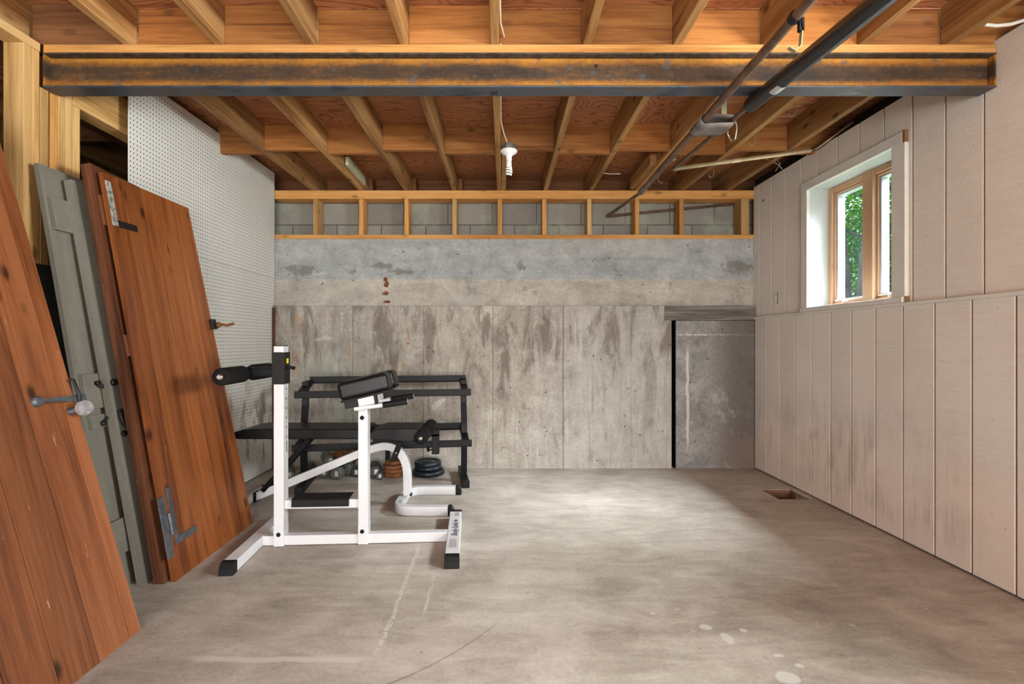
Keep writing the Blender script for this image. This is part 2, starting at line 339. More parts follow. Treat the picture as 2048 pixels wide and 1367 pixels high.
M['bark'] = plain('grey_bark', (.05, .045, .042), .9, 0, .4, 12, .6); M['barkpale'] = plain('pale_bark', (.11, .105, .10), .9, 0, .35, 9, .6)
M['ground'] = plain('grass_ground', (.045, .085, .030), .95, 0, .5, 4)

# ------------------------------------------------------------------ mesh builder
class MB:
    def __init__(s): s.v, s.f, s.l, s.t, s.sm = [], [], [], [], []
    def add(s, vs, fs, locs=None, tint=None, smooth=False, M=None, off=True):
        b = len(s.v); t = random.random() if tint is None else tint
        o = Vector((random.uniform(-40, 40), random.uniform(-40, 40), random.uniform(-40, 40))) if off else Vector((0, 0, 0))
        vs = [Vector(p) for p in vs]
        ls = vs if locs is None else [Vector(p) for p in locs]
        for p, q in zip(vs, ls):
            s.v.append(M @ p if M is not None else p); s.l.append(q + o); s.t.append(t)
        for f in fs: s.f.append([b + i for i in f]); s.sm.append(smooth)
        return s
    QB = [(0, 3, 2, 1), (4, 5, 6, 7), (0, 1, 5, 4), (1, 2, 6, 5), (2, 3, 7, 6), (3, 0, 4, 7)]
    def box(s, x0, x1, y0, y1, z0, z1, M=None, ax=None, fn=None, tint=None, off=True):
        vs = [(x0, y0, z0), (x1, y0, z0), (x1, y1, z0), (x0, y1, z0), (x0, y0, z1), (x1, y0, z1), (x1, y1, z1), (x0, y1, z1)]
        d = (x1 - x0, y1 - y0, z1 - z0); k = d.index(max(d)) if ax is None else ax
        ls = [(p[k], p[(k + 1) % 3], p[(k + 2) % 3]) for p in vs]
        if fn: vs = [fn(*p) for p in vs]
        return s.add(vs, s.QB, ls, tint, False, M, off)
    def bar(s, p0, p1, w, h, side=(0, 1, 0), tint=None):      # board from p0 to p1, w along side, h along the third axis
        p0, p1 = Vector(p0), Vector(p1); t = (p1 - p0); L = t.length; t.normalize(); sd = Vector(side); sd = (sd - t * sd.dot(t)).normalized(); n = sd.cross(t)
        m = Matrix((( t.x, sd.x, n.x, p0.x), (t.y, sd.y, n.y, p0.y), (t.z, sd.z, n.z, p0.z), (0, 0, 0, 1)))
        return s.box(0, L, -w / 2, w / 2, -h / 2, h / 2, m, 0, tint=tint)
    def sweep(s, pts, w, h, side):                             # square tube along a planar path, mitred
        P = [Vector(p) for p in pts]; sd = Vector(side).normalized(); n = len(P); vs = []
        for i in range(n):
            a = (P[i] - P[i - 1]).normalized() if i else (P[1] - P[0]).normalized()
            b = (P[i + 1] - P[i]).normalized() if i < n - 1 else a
            t = (a + b).normalized(); nn = sd.cross(t).normalized(); sc = 1 / max(.5, t.dot(a))
            for u, q in ((-1, -1), (1, -1), (1, 1), (-1, 1)): vs.append(P[i] + sd * (u * w / 2) + nn * (q * h / 2 * sc))
        fs = [(0, 1, 2, 3), tuple(4 * (n - 1) + k for k in (3, 2, 1, 0))]
        for i in range(n - 1):
            for k in range(4):
                a, b = 4 * i + k, 4 * i + (k + 1) % 4; fs.append((a, a + 4, b + 4, b))
        return s.add(vs, fs)
    def tube(s, pts, r, n=14, cap=True):
        P = [Vector(p) for p in pts]; m = len(P); R = r if isinstance(r, (list, tuple)) else [r] * m; vs = []; ref = None
        for i in range(m):
            t = (P[min(i + 1, m - 1)] - P[max(i - 1, 0)]).normalized()
            if ref is None: ref = Vector((0, 0, 1)) if abs(t.z) < .9 else Vector((1, 0, 0))
            u = (ref - t * ref.dot(t)).normalized(); w = t.cross(u); ref = u
            for k in range(n):
                a = 2 * PI * k / n; vs.append(P[i] + (u * math.cos(a) + w * math.sin(a)) * R[i])
        fs = []
        for i in range(m - 1):
            for k in range(n):
                a, b = i * n + k, i * n + (k + 1) % n; fs.append((a, b, b + n, a + n))
        s.add(vs, fs, smooth=True)
        if cap:
            s.add(vs[:n], [tuple(range(n - 1, -1, -1))]); s.add(vs[-n:], [tuple(range(n))])
        return s
    def lathe(s, prof, o, d=(0, 0, 1), n=24):                  # prof: (radius, height along d)
        o, d = Vector(o), Vector(d).normalized(); u = d.orthogonal().normalized(); w = d.cross(u); vs = []; fs = []
        for (r, h) in prof:
            for k in range(n):
                a = 2 * PI * k / n; vs.append(o + d * h + (u * math.cos(a) + w * math.sin(a)) * max(r, 1e-5))
        for i in range(len(prof) - 1):
            for k in range(n):
                a, b = i * n + k, i * n + (k + 1) % n; fs.append((a, b, b + n, a + n))
        return s.add(vs, fs, smooth=True)
    def prism(s, poly, y0, y1, M=None, fn=None):              # polygon in x-z extruded along y
        n = len(poly); vs = [(x, y0, z) for x, z in poly] + [(x, y1, z) for x, z in poly]
        fs = [tuple(range(n)), tuple(range(2 * n - 1, n - 1, -1))] + [(k, k + n, (k + 1) % n + n, (k + 1) % n) for k in range(n)]
        if fn: vs = [fn(*p) for p in vs]
        return s.add(vs, fs, M=M)
    def build(s, name, mat, parent=None, bevel=0., seg=2, origin=None):
        me = bpy.data.meshes.new(name)
        o = Vector(origin) if origin is not None else Vector((0, 0, 0))
        if parent is None and origin is None and s.v:
            xs, ys, zs = zip(*[(p.x, p.y, p.z) for p in s.v]); o = Vector(((min(xs) + max(xs)) / 2, (min(ys) + max(ys)) / 2, min(zs)))
        if parent is not None and origin is None:
            q = parent
            while q is not None:
                o = o + Vector(q.location); q = q.parent
            if parent.get('local'): o = Vector((0, 0, 0))
        me.from_pydata([tuple(p - o) for p in s.v], [], s.f)
        me.attributes.new('loc', 'FLOAT_VECTOR', 'POINT').data.foreach_set('vector', [c for p in s.l for c in p])
        me.attributes.new('tint', 'FLOAT', 'POINT').data.foreach_set('value', s.t)
        me.polygons.foreach_set('use_smooth', s.sm); me.update()
        import bmesh
        bm = bmesh.new(); bm.from_mesh(me); bmesh.ops.recalc_face_normals(bm, faces=bm.faces); bm.to_mesh(me); bm.free()
        ob = bpy.data.objects.new(name, me); C.objects.link(ob); me.materials.append(mat)
        if parent is not None:
            ob.parent = parent
            if parent.get('local'): ob['local'] = 1
        else: ob.location = o
        if bevel:
            b = ob.modifiers.new('b', 'BEVEL'); b.width = bevel; b.segments = seg; b.limit_method = 'ANGLE'; b.angle_limit = math.radians(40)
            if seg > 2: me.polygons.foreach_set('use_smooth', [True] * len(me.polygons)); b.harden_normals = True
        return ob

def tag(o, label, cat, group=None):
    o['label'] = label; o['category'] = cat
    if group: o['group'] = group
    return o
def thing(name, label, cat, loc=(0, 0, 0), group=None, rz=0., local=False):
    o = bpy.data.objects.new(name, None); C.objects.link(o); o.location = loc; o.rotation_euler = (0, 0, rz); o.empty_display_size = .1
    if local: o['local'] = 1
    return tag(o, label, cat, group)
def struct(name, mb, mat, parent=None, bevel=0.):
    o = mb.build(name, mat, parent, bevel)
    if parent is None: o['kind'] = 'structure'
    return o
def structroot(name, loc=(0, 0, 0)):
    o = bpy.data.objects.new(name, None); C.objects.link(o); o.location = loc; o['kind'] = 'structure'; return o
def copy_tree(o, parent=None):
    c = o.copy(); C.objects.link(c)
    if parent is not None: c.parent = parent
    for ch in list(o.children): copy_tree(ch, c)
    return c
ORD = ['first', 'second', 'third', 'fourth', 'fifth', 'sixth', 'seventh', 'eighth', 'ninth', 'tenth', 'eleventh', 'twelfth']

# ------------------------------------------------------------------ levels
JB = 2.436; JD = .184; DECK = JB + JD
XR = 2.22; XL = -2.05
YB = 4.44

# ------------------------------------------------------------------ floor with the square pit
hx0, hx1, hy0, hy1 = 1.952, 2.17, 3.538, 3.775
fl = MB()
X0, X1, Y0, Y1 = -4.4, 2.6, -3.6, 5.0
for (a, b, c, d) in ((X0, hx0, Y0, Y1), (hx1, X1, Y0, Y1), (hx0, hx1, Y0, hy0), (hx0, hx1, hy1, Y1)):
    fl.box(a, b, c, d, -.03, 0)
floor = struct('floor', fl, M['floor'])
pt = MB()
pt.box(hx0 + .001, hx0 + .012, hy0 + .001, hy1 - .001, -.22, -.002); pt.box(hx1 - .012, hx1 - .001, hy0 + .001, hy1 - .001, -.22, -.002)
pt.box(hx0 + .001, hx1 - .001, hy1 - .012, hy1 - .001, -.22, -.002); pt.box(hx0 + .001, hx1 - .001, hy0 + .001, hy0 + .012, -.22, -.002); pt.box(hx0 - .03, hx1 + .03, hy0 - .03, hy1 + .03, -.25, -.22)
pt.build('pit_lining', M['pit'], floor)
wd = MB(); wd.add([(2.075, hy0, -.001), (hx1, hy0, -.001), (hx1, 3.72, -.004), (2.10, 3.60, -.02), (2.075, hy0, -.2), (hx1, hy0, -.2), (hx1, 3.72, -.2), (2.10, 3.60, -.2)], MB.QB)
wd.build('broken_edge', M['darkgrit'], floor)

# ------------------------------------------------------------------ ceiling deck, joists, blocking
ce = MB()
ce.box(X0, X1 + .05, Y0, 2.30, DECK, DECK + .02, ax=0); ce.box(X0, X1 + .05, 2.304, 5.0, DECK, DECK + .02, ax=0)
ceiling = struct('ceiling', ce, M['plywood'])

jx = [(-1.672, -1.648), (-1.262, -1.226), (-.850, -.826), (-.431, -.404), (-.024, -.0066), (.392, .4036), (.798, .803), (1.203, 1.208), (1.630, 1.609), (2.024, 2.013)]
def jline(k, y):
    a, b = jx[k]; return a + (b - a) * (y - 2.264) / (4.44 - 2.264)
TJ = .0195
for k in range(10):
    m = MB(); p0 = Vector((jx[k][0] - .004, -3.4, JB + JD / 2)); p1 = Vector((jx[k][0], 2.300, JB + JD / 2)); m.bar(p0, p1, JD, TJ * 2, (0, 0, 1))
    o = m.build('floor_joist', M['joist'], bevel=.0025)
    tag(o, f'honey brown floor joist on the camera side of the steel beam, {ORD[k]} from the left', 'joist', 'floor joists in front of the steel beam')
for k in range(10):
    m = MB(); p0 = Vector((jline(k, 2.305), 2.305, JB + JD / 2)); p1 = Vector((jline(k, 4.755), 4.755, JB + JD / 2)); m.bar(p0, p1, JD, TJ * 2, (0, 0, 1))
    o = m.build('floor_joist', M['joist'], bevel=.0025)
    tag(o, f'honey brown floor joist between steel beam and back wall, {ORD[k]} from the left', 'joist', 'floor joists beyond the steel beam')
# edge joists over the side walls
for (x, nm, y0, y1) in ((-2.14, 'brown joist over the left stud partition on the camera side of the beam', -3.4, 2.300), (-2.14, 'brown joist over the pegboard wall at the far left', 2.305, 4.755),
                        (2.445, 'shadowed brown joist above the right wall beyond the beam', 2.305, 4.755), (2.445, 'brown joist above the right wall on the camera side of the beam', -3.4, 2.300)):
    m = MB(); m.box(x - TJ, x + TJ, y0, y1, JB, DECK); tag(m.build('floor_joist', M['joist'], bevel=.0025), nm, 'joist')
for q, x in enumerate((-2.56, -2.97, -3.38)):
    m = MB(); m.box(x - TJ, x + TJ, 2.305, 4.755, JB, DECK)
    tag(m.build('floor_joist', M['joist']), 'dark brown joist of the room behind the stud partition, ' + ('nearest the partition', 'second from the partition', 'farthest from the partition')[q], 'joist', 'joists of the dark room behind the partition')
# blocking rows
edges_near = [-2.12] + [a for a, b in jx] + [2.425]
for k in range(11):
    a = edges_near[k] + TJ; b = edges_near[k + 1] - TJ
    y = 2.268 if k == 0 else (2.308 if k % 2 else 2.278)
    m = MB(); m.box(a + .001, b - .001, y, y + .020, JB + .001, DECK - .001, ax=0); o = m.build('joist_blocking', M['block'] if k else M['rimdark'], bevel=.0015)
    tag(o, f'orange brown blocking board above the steel beam, {ORD[k]} from the left', 'blocking', 'blocking boards above the steel beam')
for k in range(11):
    y = 3.575 if k % 2 == 0 else 3.512
    a = (-2.0 if k == 0 else jline(k - 1, y) + TJ); b = (2.425 - TJ if k == 10 else jline(k, y) - TJ)
    m = MB(); m.box(a + .001, b - .001, y, y + .038, JB + .002, DECK - .001, ax=0); o = m.build('joist_blocking', M['block'], bevel=.002)
    tag(o, f'orange brown blocking board in the row across the far joists, {ORD[k]} from the left', 'blocking', 'mid span blocking boards')
m = MB(); m.box(-2.12, 2.42, 4.757, 4.79, JB, DECK, ax=0)
tag(m.build('rim_board', M['rimdark']), 'dark brown rim board closing the joists above the back wall', 'board')
m = MB(); m.box(-4.2, -2.17, 3.4, 3.44, JB + .02, DECK, ax=0); tag(m.build('header_board', M['rimdark']), 'dark brown board across the shadowed room behind the partition', 'board')
# scabs and odd boards nailed to joists
m = MB(); m.box(-1.2055 + .0, -1.178, 3.93, 4.43, JB + .041, JB + .111); tag(m.build('scab_board', M['greenboard'], bevel=.002), 'pale green painted board nailed along the second far joist', 'board')
m = MB(); m.box(.0145, .050, 3.63, 4.70, JB + .0, JB + .12); tag(m.build('scab_board', M['stud'], bevel=.002), 'light board sistered to the joist beside the bare bulb', 'board')
m = MB(); m.box(1.135, 1.186, 3.82, 4.42, JB + .002, JB + .09); tag(m.build('scab_board', M['joist'], bevel=.002), 'brown board nailed beside the joist above the thin copper pipe', 'board')
for k, nm in ((1, 'second'), (2, 'third'), (3, 'fourth')):
    x = jline(k, 4.6) + TJ + .002; m = MB(); m.box(x, x + .038, 4.60, 4.745, JB + .002, DECK - .03, ax=2)
    tag(m.build('scab_board', M['rimdark']), f'short dark block standing on the top plate beside the {nm} far joist from the left', 'block', 'short blocks at the joist ends')

# ------------------------------------------------------------------ steel beam
BY0, BY1 = 2.262, 2.350; BT, BB = JB - .038, 2.243
m = MB(); m.box(XL, 2.226, BY0 + .004, BY1, BT, JB, ax=0)
tag(m.build('beam_plate', M['plate'], bevel=.002), 'pale orange wood plate lying on top of the steel beam', 'plate')
bm_ = thing('steel_beam', 'rusty steel I-beam spanning the room below the joists', 'beam', ((XL + 2.226) / 2, (BY0 + BY1) / 2, BB))
m = MB(); m.box(XL, 2.226, 2.300, 2.308, BB + .007, BT - .007, ax=0); m.build('web', M['web'], bm_)
m = MB(); m.box(XL, 2.226, BY0, BY1, BT - .008, BT - .0005, ax=0); m.build('top_flange', M['flange_top'], bm_, .0015)
m = MB(); m.box(XL, 2.226, BY0, BY1, BB, BB + .008, ax=0); m.build('bottom_flange', M['flange'], bm_, .0015)
m = MB(); m.box(XL, XL + .008, BY0 + .003, 2.2995, BB + .0085, BT - .0085); m.build('end_plate', M['web'], bm_); m = MB(); m.box(2.218, 2.226, BY0 + .003, 2.2995, BB + .0085, BT - .0085); m.build('end_plate', M['web'], bm_)
m = MB(); m.lathe([(0, 0), (.0095, 0)], (.437, 2.2995, 2.357), (0, -1, 0)); m.build('bolt_hole', M['blackink'], bm_)
m = MB(); m.box(-.045, -.012, 2.30, 2.33, BB - .002, BB); m.build('tape_scrap', M['blackink'], bm_)

# ------------------------------------------------------------------ back wall
wb = structroot('wall_back', (0, YB, 0))
m = MB()
for (z0, z1, dy, t) in ((1.42, 1.656, .004, .95), (1.656, 1.836, .0, .1), (1.836, 2.008, .006, .35)):
    m.box(-4.3, 2.6, YB + dy, YB + .62, z0, z1, ax=0, tint=t)
m.build('upper_concrete', M['conc_up'], wb, .0015)
m = MB(); YL = 4.40
xs = [-4.3, -2.0, -1.283, -.664, -.062, .551, 1.142, 1.499]
dys = [.02, .0, .006, .001, .004, 0, .005]
for k in range(7):
    m.box(xs[k], xs[k + 1] - .0016, YL + dys[k], YL + .5, -.02, 1.418, ax=2)
m.box(-4.3, 2.6, YL + .02, YL + .52, -.02, 1.41, ax=2)if False else None
m.build('board_formed_concrete', M['conc_low'], wb, .003)
m = MB(); m.box(1.536, 2.6, YL + .012, YL + .5, -.02, 1.29, ax=2); m.build('infill_panel', M['conc_patch'], wb, .004)
m = MB(); m.box(1.434, 2.5, YL - .004, YL + .4, 1.292, 1.418, ax=0); m.build('lintel_board', M['greywood'], wb, .003)
m = MB(); m.box(1.49, 1.55, YL + .16, YL + .5, -.02, 1.3); m.build('slot_back', M['slotshade'], wb); m = MB(); m.box(1.530, 1.5355, YL + .013, YL + .16, -.0, 1.291, ax=2); m.build('slot_shade_strip', M['slotshade'], wb)  # near-black strip added on the slot's lit side to paint its shade
m = MB(); m.box(-4.3, 2.6, 4.61, 4.752, 2.0, JB - .001); m.box(-4.3, 2.6, 4.80, 4.9, 2.0, DECK); m.build('concrete_block_course', M['blockwall'], wb)
m = MB(); m.box(-2.035, -1.955, 4.385, 4.397, 0, 1.40, ax=2); tag(m.build('edge_board', M['door_brown'], bevel=.002), 'rusty brown upright board at the left corner of the back wall', 'board')
# brown crumbs in the concrete joint
cr = MB()
for (px, py, w, h) in ((771, 558, 8, 10), (773, 568, 10, 14), (771, 586, 14, 9), (774, 603, 16, 6)):
    X = (px - VX) / F_PX * YB; Z = EYE + (VY - py) / F_PX * YB; a, b = w / F_PX * YB / 2, h / F_PX * YB / 2
    cr.prism([(X - a, Z - b * .6), (X + a * .4, Z - b), (X + a, Z + .2 * b), (X + .3 * a, Z + b), (X - .6 * a, Z + .5 * b)], YB - .004, YB + .01)
cr.build('spalled_patch', M['rust'], wb)

# framing of the short wall on the ledge
m = MB(); m.box(-1.98, 2.235, YB, YB + .14, 2.008, 2.046, ax=0); tag(m.build('bottom_plate', M['plate'], bevel=.002), 'orange bottom plate lying along the concrete ledge of the back wall', 'plate')
m = MB(); m.box(-1.98, 2.235, YB, YB + .14, JB - .076, JB - .002, ax=0); tag(m.build('top_plate', M['plate'], bevel=.002), 'orange double top plate under the far ends of the joists', 'plate')
for k, px in enumerate((630.7, 722, 813, 909, 999.5, 1089, 1179, 1274.5, 1363.5, 1491)):
    X = (px - VX) / F_PX * YB; m = MB(); hw = .019 if k < 9 else .036
    m.box(X - hw, X + hw, YB + .003, YB + .137, 2.047, JB - .077, ax=2)
    tag(m.build('cripple_stud', M['plate'] if k % 3 else M['stud'], bevel=.002), f'short orange stud standing on the concrete ledge, {ORD[k]} from the left', 'stud', 'short studs on the concrete ledge')

# ------------------------------------------------------------------ right wall: panels, ledge, window
Z0U, Z1U = 1.318, JB + .022
WY0, WY1, WZ0, WZ1 = 2.845, 3.652, 1.346, 2.203      # window_1 opening
W2Y0, W2Y1 = .35, 1.45                               # window_2, out of frame nearer the camera
wr = structroot('wall_right', (XR, 1., 0))
def panel(mb, gv, x, thick, y0, y1, z0, z1, grooves, holes):
    ys = sorted([y0, y1] + [g for g in grooves if y0 + .02 < g < y1 - .02] + [e for h in holes for e in h[:2] if y0 < e < y1])
    isg = lambda q: any(abs(q - g) < 1e-6 for g in grooves)
    for a, b in zip(ys, ys[1:]):
        aa = a + (.0056 if isg(a) else 0); bb = b - (.0056 if isg(b) else 0); mid = (a + b) / 2
        hs = [h for h in holes if h[0] <= mid <= h[1]]; t = random.random()
        spans = [(z0, z1)] if not hs else [(z0, hs[0][2]), (hs[0][3], z1)]
        for (c, d) in spans:
            if d - c > .004: mb.box(x, x + thick, aa, bb, c, d, ax=2, tint=t)
    for a, b in zip(ys, ys[1:]):
        mid = (a + b) / 2; hs = [h for h in holes if h[0] <= mid <= h[1]]
        spans = [(z0, z1)] if not hs else [(z0, hs[0][2]), (hs[0][3], z1)]
        for (c, d) in spans:
            if d - c > .004: gv.box(x + .005, x + thick + .002, a, b, c + .001, d - .001, ax=2)
gl = [2.173 + .2035 * k for k in range(-27, 12)]; gu = [2.327 + .2016 * k for k in range(-29, 12)]
a, g = MB(), MB(); panel(a, g, XR, .014, -3.5, 4.395, .012, 1.300, gl, [])
a.build('lower_panel', M['siding_low'], wr, .0006); g.build('lower_groove', M['groove'], wr)
a, g = MB(), MB(); panel(a, g, XR + .010, .014, -3.5, YB + .0, Z0U, Z1U, gu, [(WY0 - .004, WY1 + .004, WZ0 - .004, WZ1 + .004), (W2Y0 - .004, W2Y1 + .004, WZ0 - .004, WZ1 + .004)])
a.build('upper_panel', M['siding_up'], wr, .0006); g.build('upper_groove', M['groove'], wr)
core = MB()
for (y0, y1) in ((-3.6, W2Y0), (W2Y1, WY0), (WY1, 5.0)): core.box(2.40, 2.462, y0, y1, -.02, DECK)
for (y0, y1) in ((W2Y0, W2Y1), (WY0, WY1)): core.box(2.40, 2.462, y0, y1, -.02, WZ0); core.box(2.40, 2.462, y0, y1, WZ1, DECK)
core.build('foundation_wall', M['darkconc'], wr)
m = MB(); m.box(XR - .016, XR + .012, -3.5, YB - .04, 1.300, 1.319, ax=1); struct('trim_1', m, M['trimpaint'], bevel=.003)
# electrical cut-out with a bare switch yoke
sw = thing('switch_box', 'open switch cutout with bare metal yoke in the right wall by the corner', 'switch', (XR + .01, 4.08, 1.40))
m = MB(); m.box(XR + .0085, XR + .0105, 4.058, 4.092, 1.405, 1.505); m.build('recess', M['blackink'], sw)
m = MB(); m.box(XR + .005, XR + .0085, 4.068, 4.082, 1.402, 1.508); m.box(XR + .002, XR + .0085, 4.066, 4.084, 1.44, 1.47); m.build('yoke', M['cablewhite'], sw, .001)
m = MB(); m.lathe([(0, .004), (.009, .003), (.010, 0)], (XR + .0105, 4.275, 2.30), (-1, 0, .0)); tag(m.build('knot_hole', M['blackink']), 'dark knot hole high on the right wall near the corner', 'hole')

def make_window(name, y0, y1, full):
    w = structroot(name, (XR, (y0 + y1) / 2, WZ0))
    cs = MB(); x0, x1 = XR - .010, XR + .012
    cs.box(x0, x1, y1 - .012, y1 + .06, 1.3195, WZ1 + .055, ax=2); cs.box(x0, x1, y0 - .087, y0 + .008, 1.3195, WZ1 - .008, ax=2)
    cs.box(x0 - .002, x1, y0 - .072, y1 - .012, WZ1 - .008, WZ1 + .055, ax=1)
    cs.box(x0 - .008, x1, y0 - .076, y1 + .062, 1.3195, WZ0 + .004, ax=1)
    cs.build('casing', M['trimpaint'], w, .002)
    if full:
        b = MB(); b.box(x0 - .001, x1 - .002, y0 - .089, y0 - .0725, WZ1 - .008, WZ1 + .058); b.box(x0 - .001, x1 - .002, y0 - .094, y0 - .0877, 1.320, 1.352); b.build('bare_end', M['brownend'], w)
    jm = MB(); X0_, X1_ = XR + .0125, 2.425
    jm.box(X0_, X1_, y1 - .0, y1 + .02, WZ0 - .02, WZ1 + .02, ax=0); jm.box(X0_, X1_, y0 - .02, y0 + .0, WZ0 - .02, WZ1 + .02, ax=0)
    jm.box(X0_, X1_, y0, y1, WZ1, WZ1 + .02, ax=0); jm.box(X0_, X1_, y0, y1, WZ0 - .02, WZ0, ax=0)
    jm.build('jamb', M['whitepaint'], w)
    fr = MB(); fx0, fx1 = 2.374, 2.46; fw = .040; mid = (y0 + y1) / 2
    fr.box(fx0, fx1, y0 + .001, y0 + fw, WZ0 + .001, WZ1 - .001, ax=2); fr.box(fx0, fx1, y1 - fw, y1 - .001, WZ0 + .001, WZ1 - .001, ax=2)
    fr.box(fx0, fx1, y0 + fw, y1 - fw, WZ1 - fw, WZ1 - .001, ax=1); fr.box(fx0, fx1, y0 + fw, y1 - fw, WZ0 + .001, WZ0 + fw * .8, ax=1)
    fr.box(fx0 - .012, fx1, mid - .045, mid + .045, WZ0 + .001, WZ1 - .001, ax=2)
    fr.build('frame', M['window_pine'], w, .004)
    for (a, b) in ((y0 + fw, mid - .045), (mid + .045, y1 - fw)):
        sh = MB(); sx0, sx1 = 2.400, 2.45; ww = .026
        A, B, Cc, D = a + .001, b - .001, WZ0 + fw * .8 + .001, WZ1 - fw - .001
        # wood inner stop, white outer sash
        sh.box(sx0, sx1, A, A + ww, Cc, D, ax=2); sh.box(sx0, sx1, B - ww, B, Cc, D, ax=2); sh.box(sx0, sx1, A + ww, B - ww, D - ww, D, ax=1); sh.box(sx0, sx1, A + ww, B - ww, Cc, Cc + ww, ax=1)
        sa = sh.build('sash', M['plasticvinyl'], w, .003)
        st = MB(); s0 = sx0 - .014
        st.box(s0, sx0 - .0005, A, A + .013, Cc, D, ax=2); st.box(s0, sx0 - .0005, B - .013, B, Cc, D, ax=2); st.box(s0, sx0 - .0005, A, B, D - .013, D, ax=1); st.box(s0, sx0 - .0005, A, B, Cc, Cc + .013, ax=1)
        st.build('stop_bead', M['window_pine'], sa, .002)
        gp = MB(); gp.box(2.424, 2.428, A + ww, B - ww, Cc + ww, D - ww); gp.build('pane', M['glass'], sa)
        if full:
            ck = MB(); yc = (a + b) / 2; zc = WZ0 + fw * .8 + .012
            ck.box(fx0 - .016, fx0 + .02, yc - .03, yc + .03, zc - .012, zc + .004); ck.tube([(fx0 - .01, yc, zc + .004), (fx0 - .03, yc + .01, zc + .008), (fx0 - .034, yc + .07, zc + .002)], .006, 8); ck.build('crank', M['chrome'], w, .002)
    return w
make_window('window_1', WY0, WY1, True); make_window('window_2', W2Y0, W2Y1, False)

# ------------------------------------------------------------------ rear of the room (behind the camera): wide opening added for the fill lamps
m = MB(); m.box(-4.4, -1.9, -3.62, -3.45, -.02, DECK); m.box(2.1, 2.6, -3.62, -3.45, -.02, DECK); m.box(-1.9, 2.1, -3.62, -3.45, 2.2, DECK); struct('wall_rear', m, M['siding_up'])

# ------------------------------------------------------------------ left side: outer dark wall, stud partition
m = MB(); m.box(-4.42, -4.2, -3.6, 5.0, -.02, DECK); struct('wall_left', m, M['darkconc'])
XS = -2.055
def stud(y0, y1, z0, z1, label, mat='stud', x0=None, group='built up studs under the beam end'):
    m = MB(); m.box(XS - .089 if x0 is None else x0, XS - random.uniform(0, .003), y0 + .0012, y1 - .0012, max(z0, 1.4505), z1, ax=2); tag(m.build('wall_stud', M[mat], bevel=.002), label, 'stud', group)
PT = JB - .040
m = MB(); m.box(XS - .089, XS, -3.4, 2.258, PT + .0, JB - .002, ax=1); tag(m.build('partition_plate', M['stud'], bevel=.002), 'pale top plate of the left stud partition on the camera side of the beam', 'plate')
m = MB(); m.box(XS - .089, XS, 2.352, 2.992, PT + .0, JB - .002, ax=1); tag(m.build('partition_plate', M['stud'], bevel=.002), 'pale top plate above the dark opening beside the pegboard', 'plate')
stud(2.178, 2.217, 0, PT - .001, 'pale stud with a broad knotty face, nearest the camera at the left edge')
stud(2.217, 2.2575, 0, PT - .001, 'pale stud second from the camera in the built up post at left')
stud(2.2575, 2.300, 0, BB - .001, 'pale stud under the left end of the steel beam, third in the post')
stud(2.311, 2.350, 0, BB - .001, 'brownish stud behind the narrow gap under the beam end', 'plate')
stud(2.350, 2.390, 0, PT - .001, 'pale stud just past the beam in the built up post')
stud(2.390, 2.430, 0, PT - .001, 'pale stud next to last in the post, before the dark opening')
stud(2.430, 2.475, 0, PT - .155, 'pale jack stud edging the dark opening under the header')
m = MB(); m.box(XS - .089, XS, 2.431, 2.992, 2.241, PT - .001, ax=1); tag(m.build('header_board', M['stud'], bevel=.002), 'pale header over the dark opening beside the pegboard', 'header')
stud(2.95, 2.99, 0, 2.240, 'jack stud half hidden behind the near edge of the pegboard', group=None)
for k, y in enumerate((1.75, 1.34, .93, .2, -.6, -1.4)):
    m = MB(); m.box(XS - .089, XS, y, y + .038, 1.4505, PT - .001, ax=2); tag(m.build('wall_stud', M['stud']), f'partition stud behind the nearest leaning door, {ORD[k]} toward the camera', 'stud', 'partition studs toward the camera')

m = MB(); m.box(XS - .11, XS - .005, -3.45, 2.86, -.01, 1.45, ax=1); struct('wall_left_knee', m, M['darkconc'])  # near-black wall added under the studs, in place of a dark gap
# pegboard on furring
fu = thing('furring_frame', 'dark wood furring behind the pegboard on the left wall', 'furring', (-2.03, 3.5, 0))
for y in (2.86, 3.6, 4.33):
    m = MB(); m.box(-2.045, -1.987, y, y + .04, 0, 2.5 if y > 3 else 2.24, ax=2); m.build('furring_strip', M['rimdark'], fu)
XP = -1.98
m = MB(); m.prism([(0, 0)] * 0 or [(2.695, 1.657), (4.436, 1.657), (4.436, 2.585), (2.695, 2.555)], 0, .006, fn=lambda a, b, c: (XP - b, a, c))
pg = m
pg.l = [Vector((p.y, p.z, p.x)) for p in pg.v]; tag(pg.build('pegboard_panel', M['peg']), 'white perforated pegboard sheet, upper sheet on the left wall', 'pegboard')
m = MB(); m.prism([(2.695, .01), (4.385, .01), (4.385, 1.40), (4.43, 1.44), (4.436, 1.655), (2.695, 1.655)], 0, .006, fn=lambda a, b, c: (XP - b, a, c))
m.l = [Vector((p.y, p.z, p.x)) for p in m.v]; tag(m.build('pegboard_panel', M['peg']), 'white perforated pegboard sheet with brown stains, lower sheet down to the floor', 'pegboard')

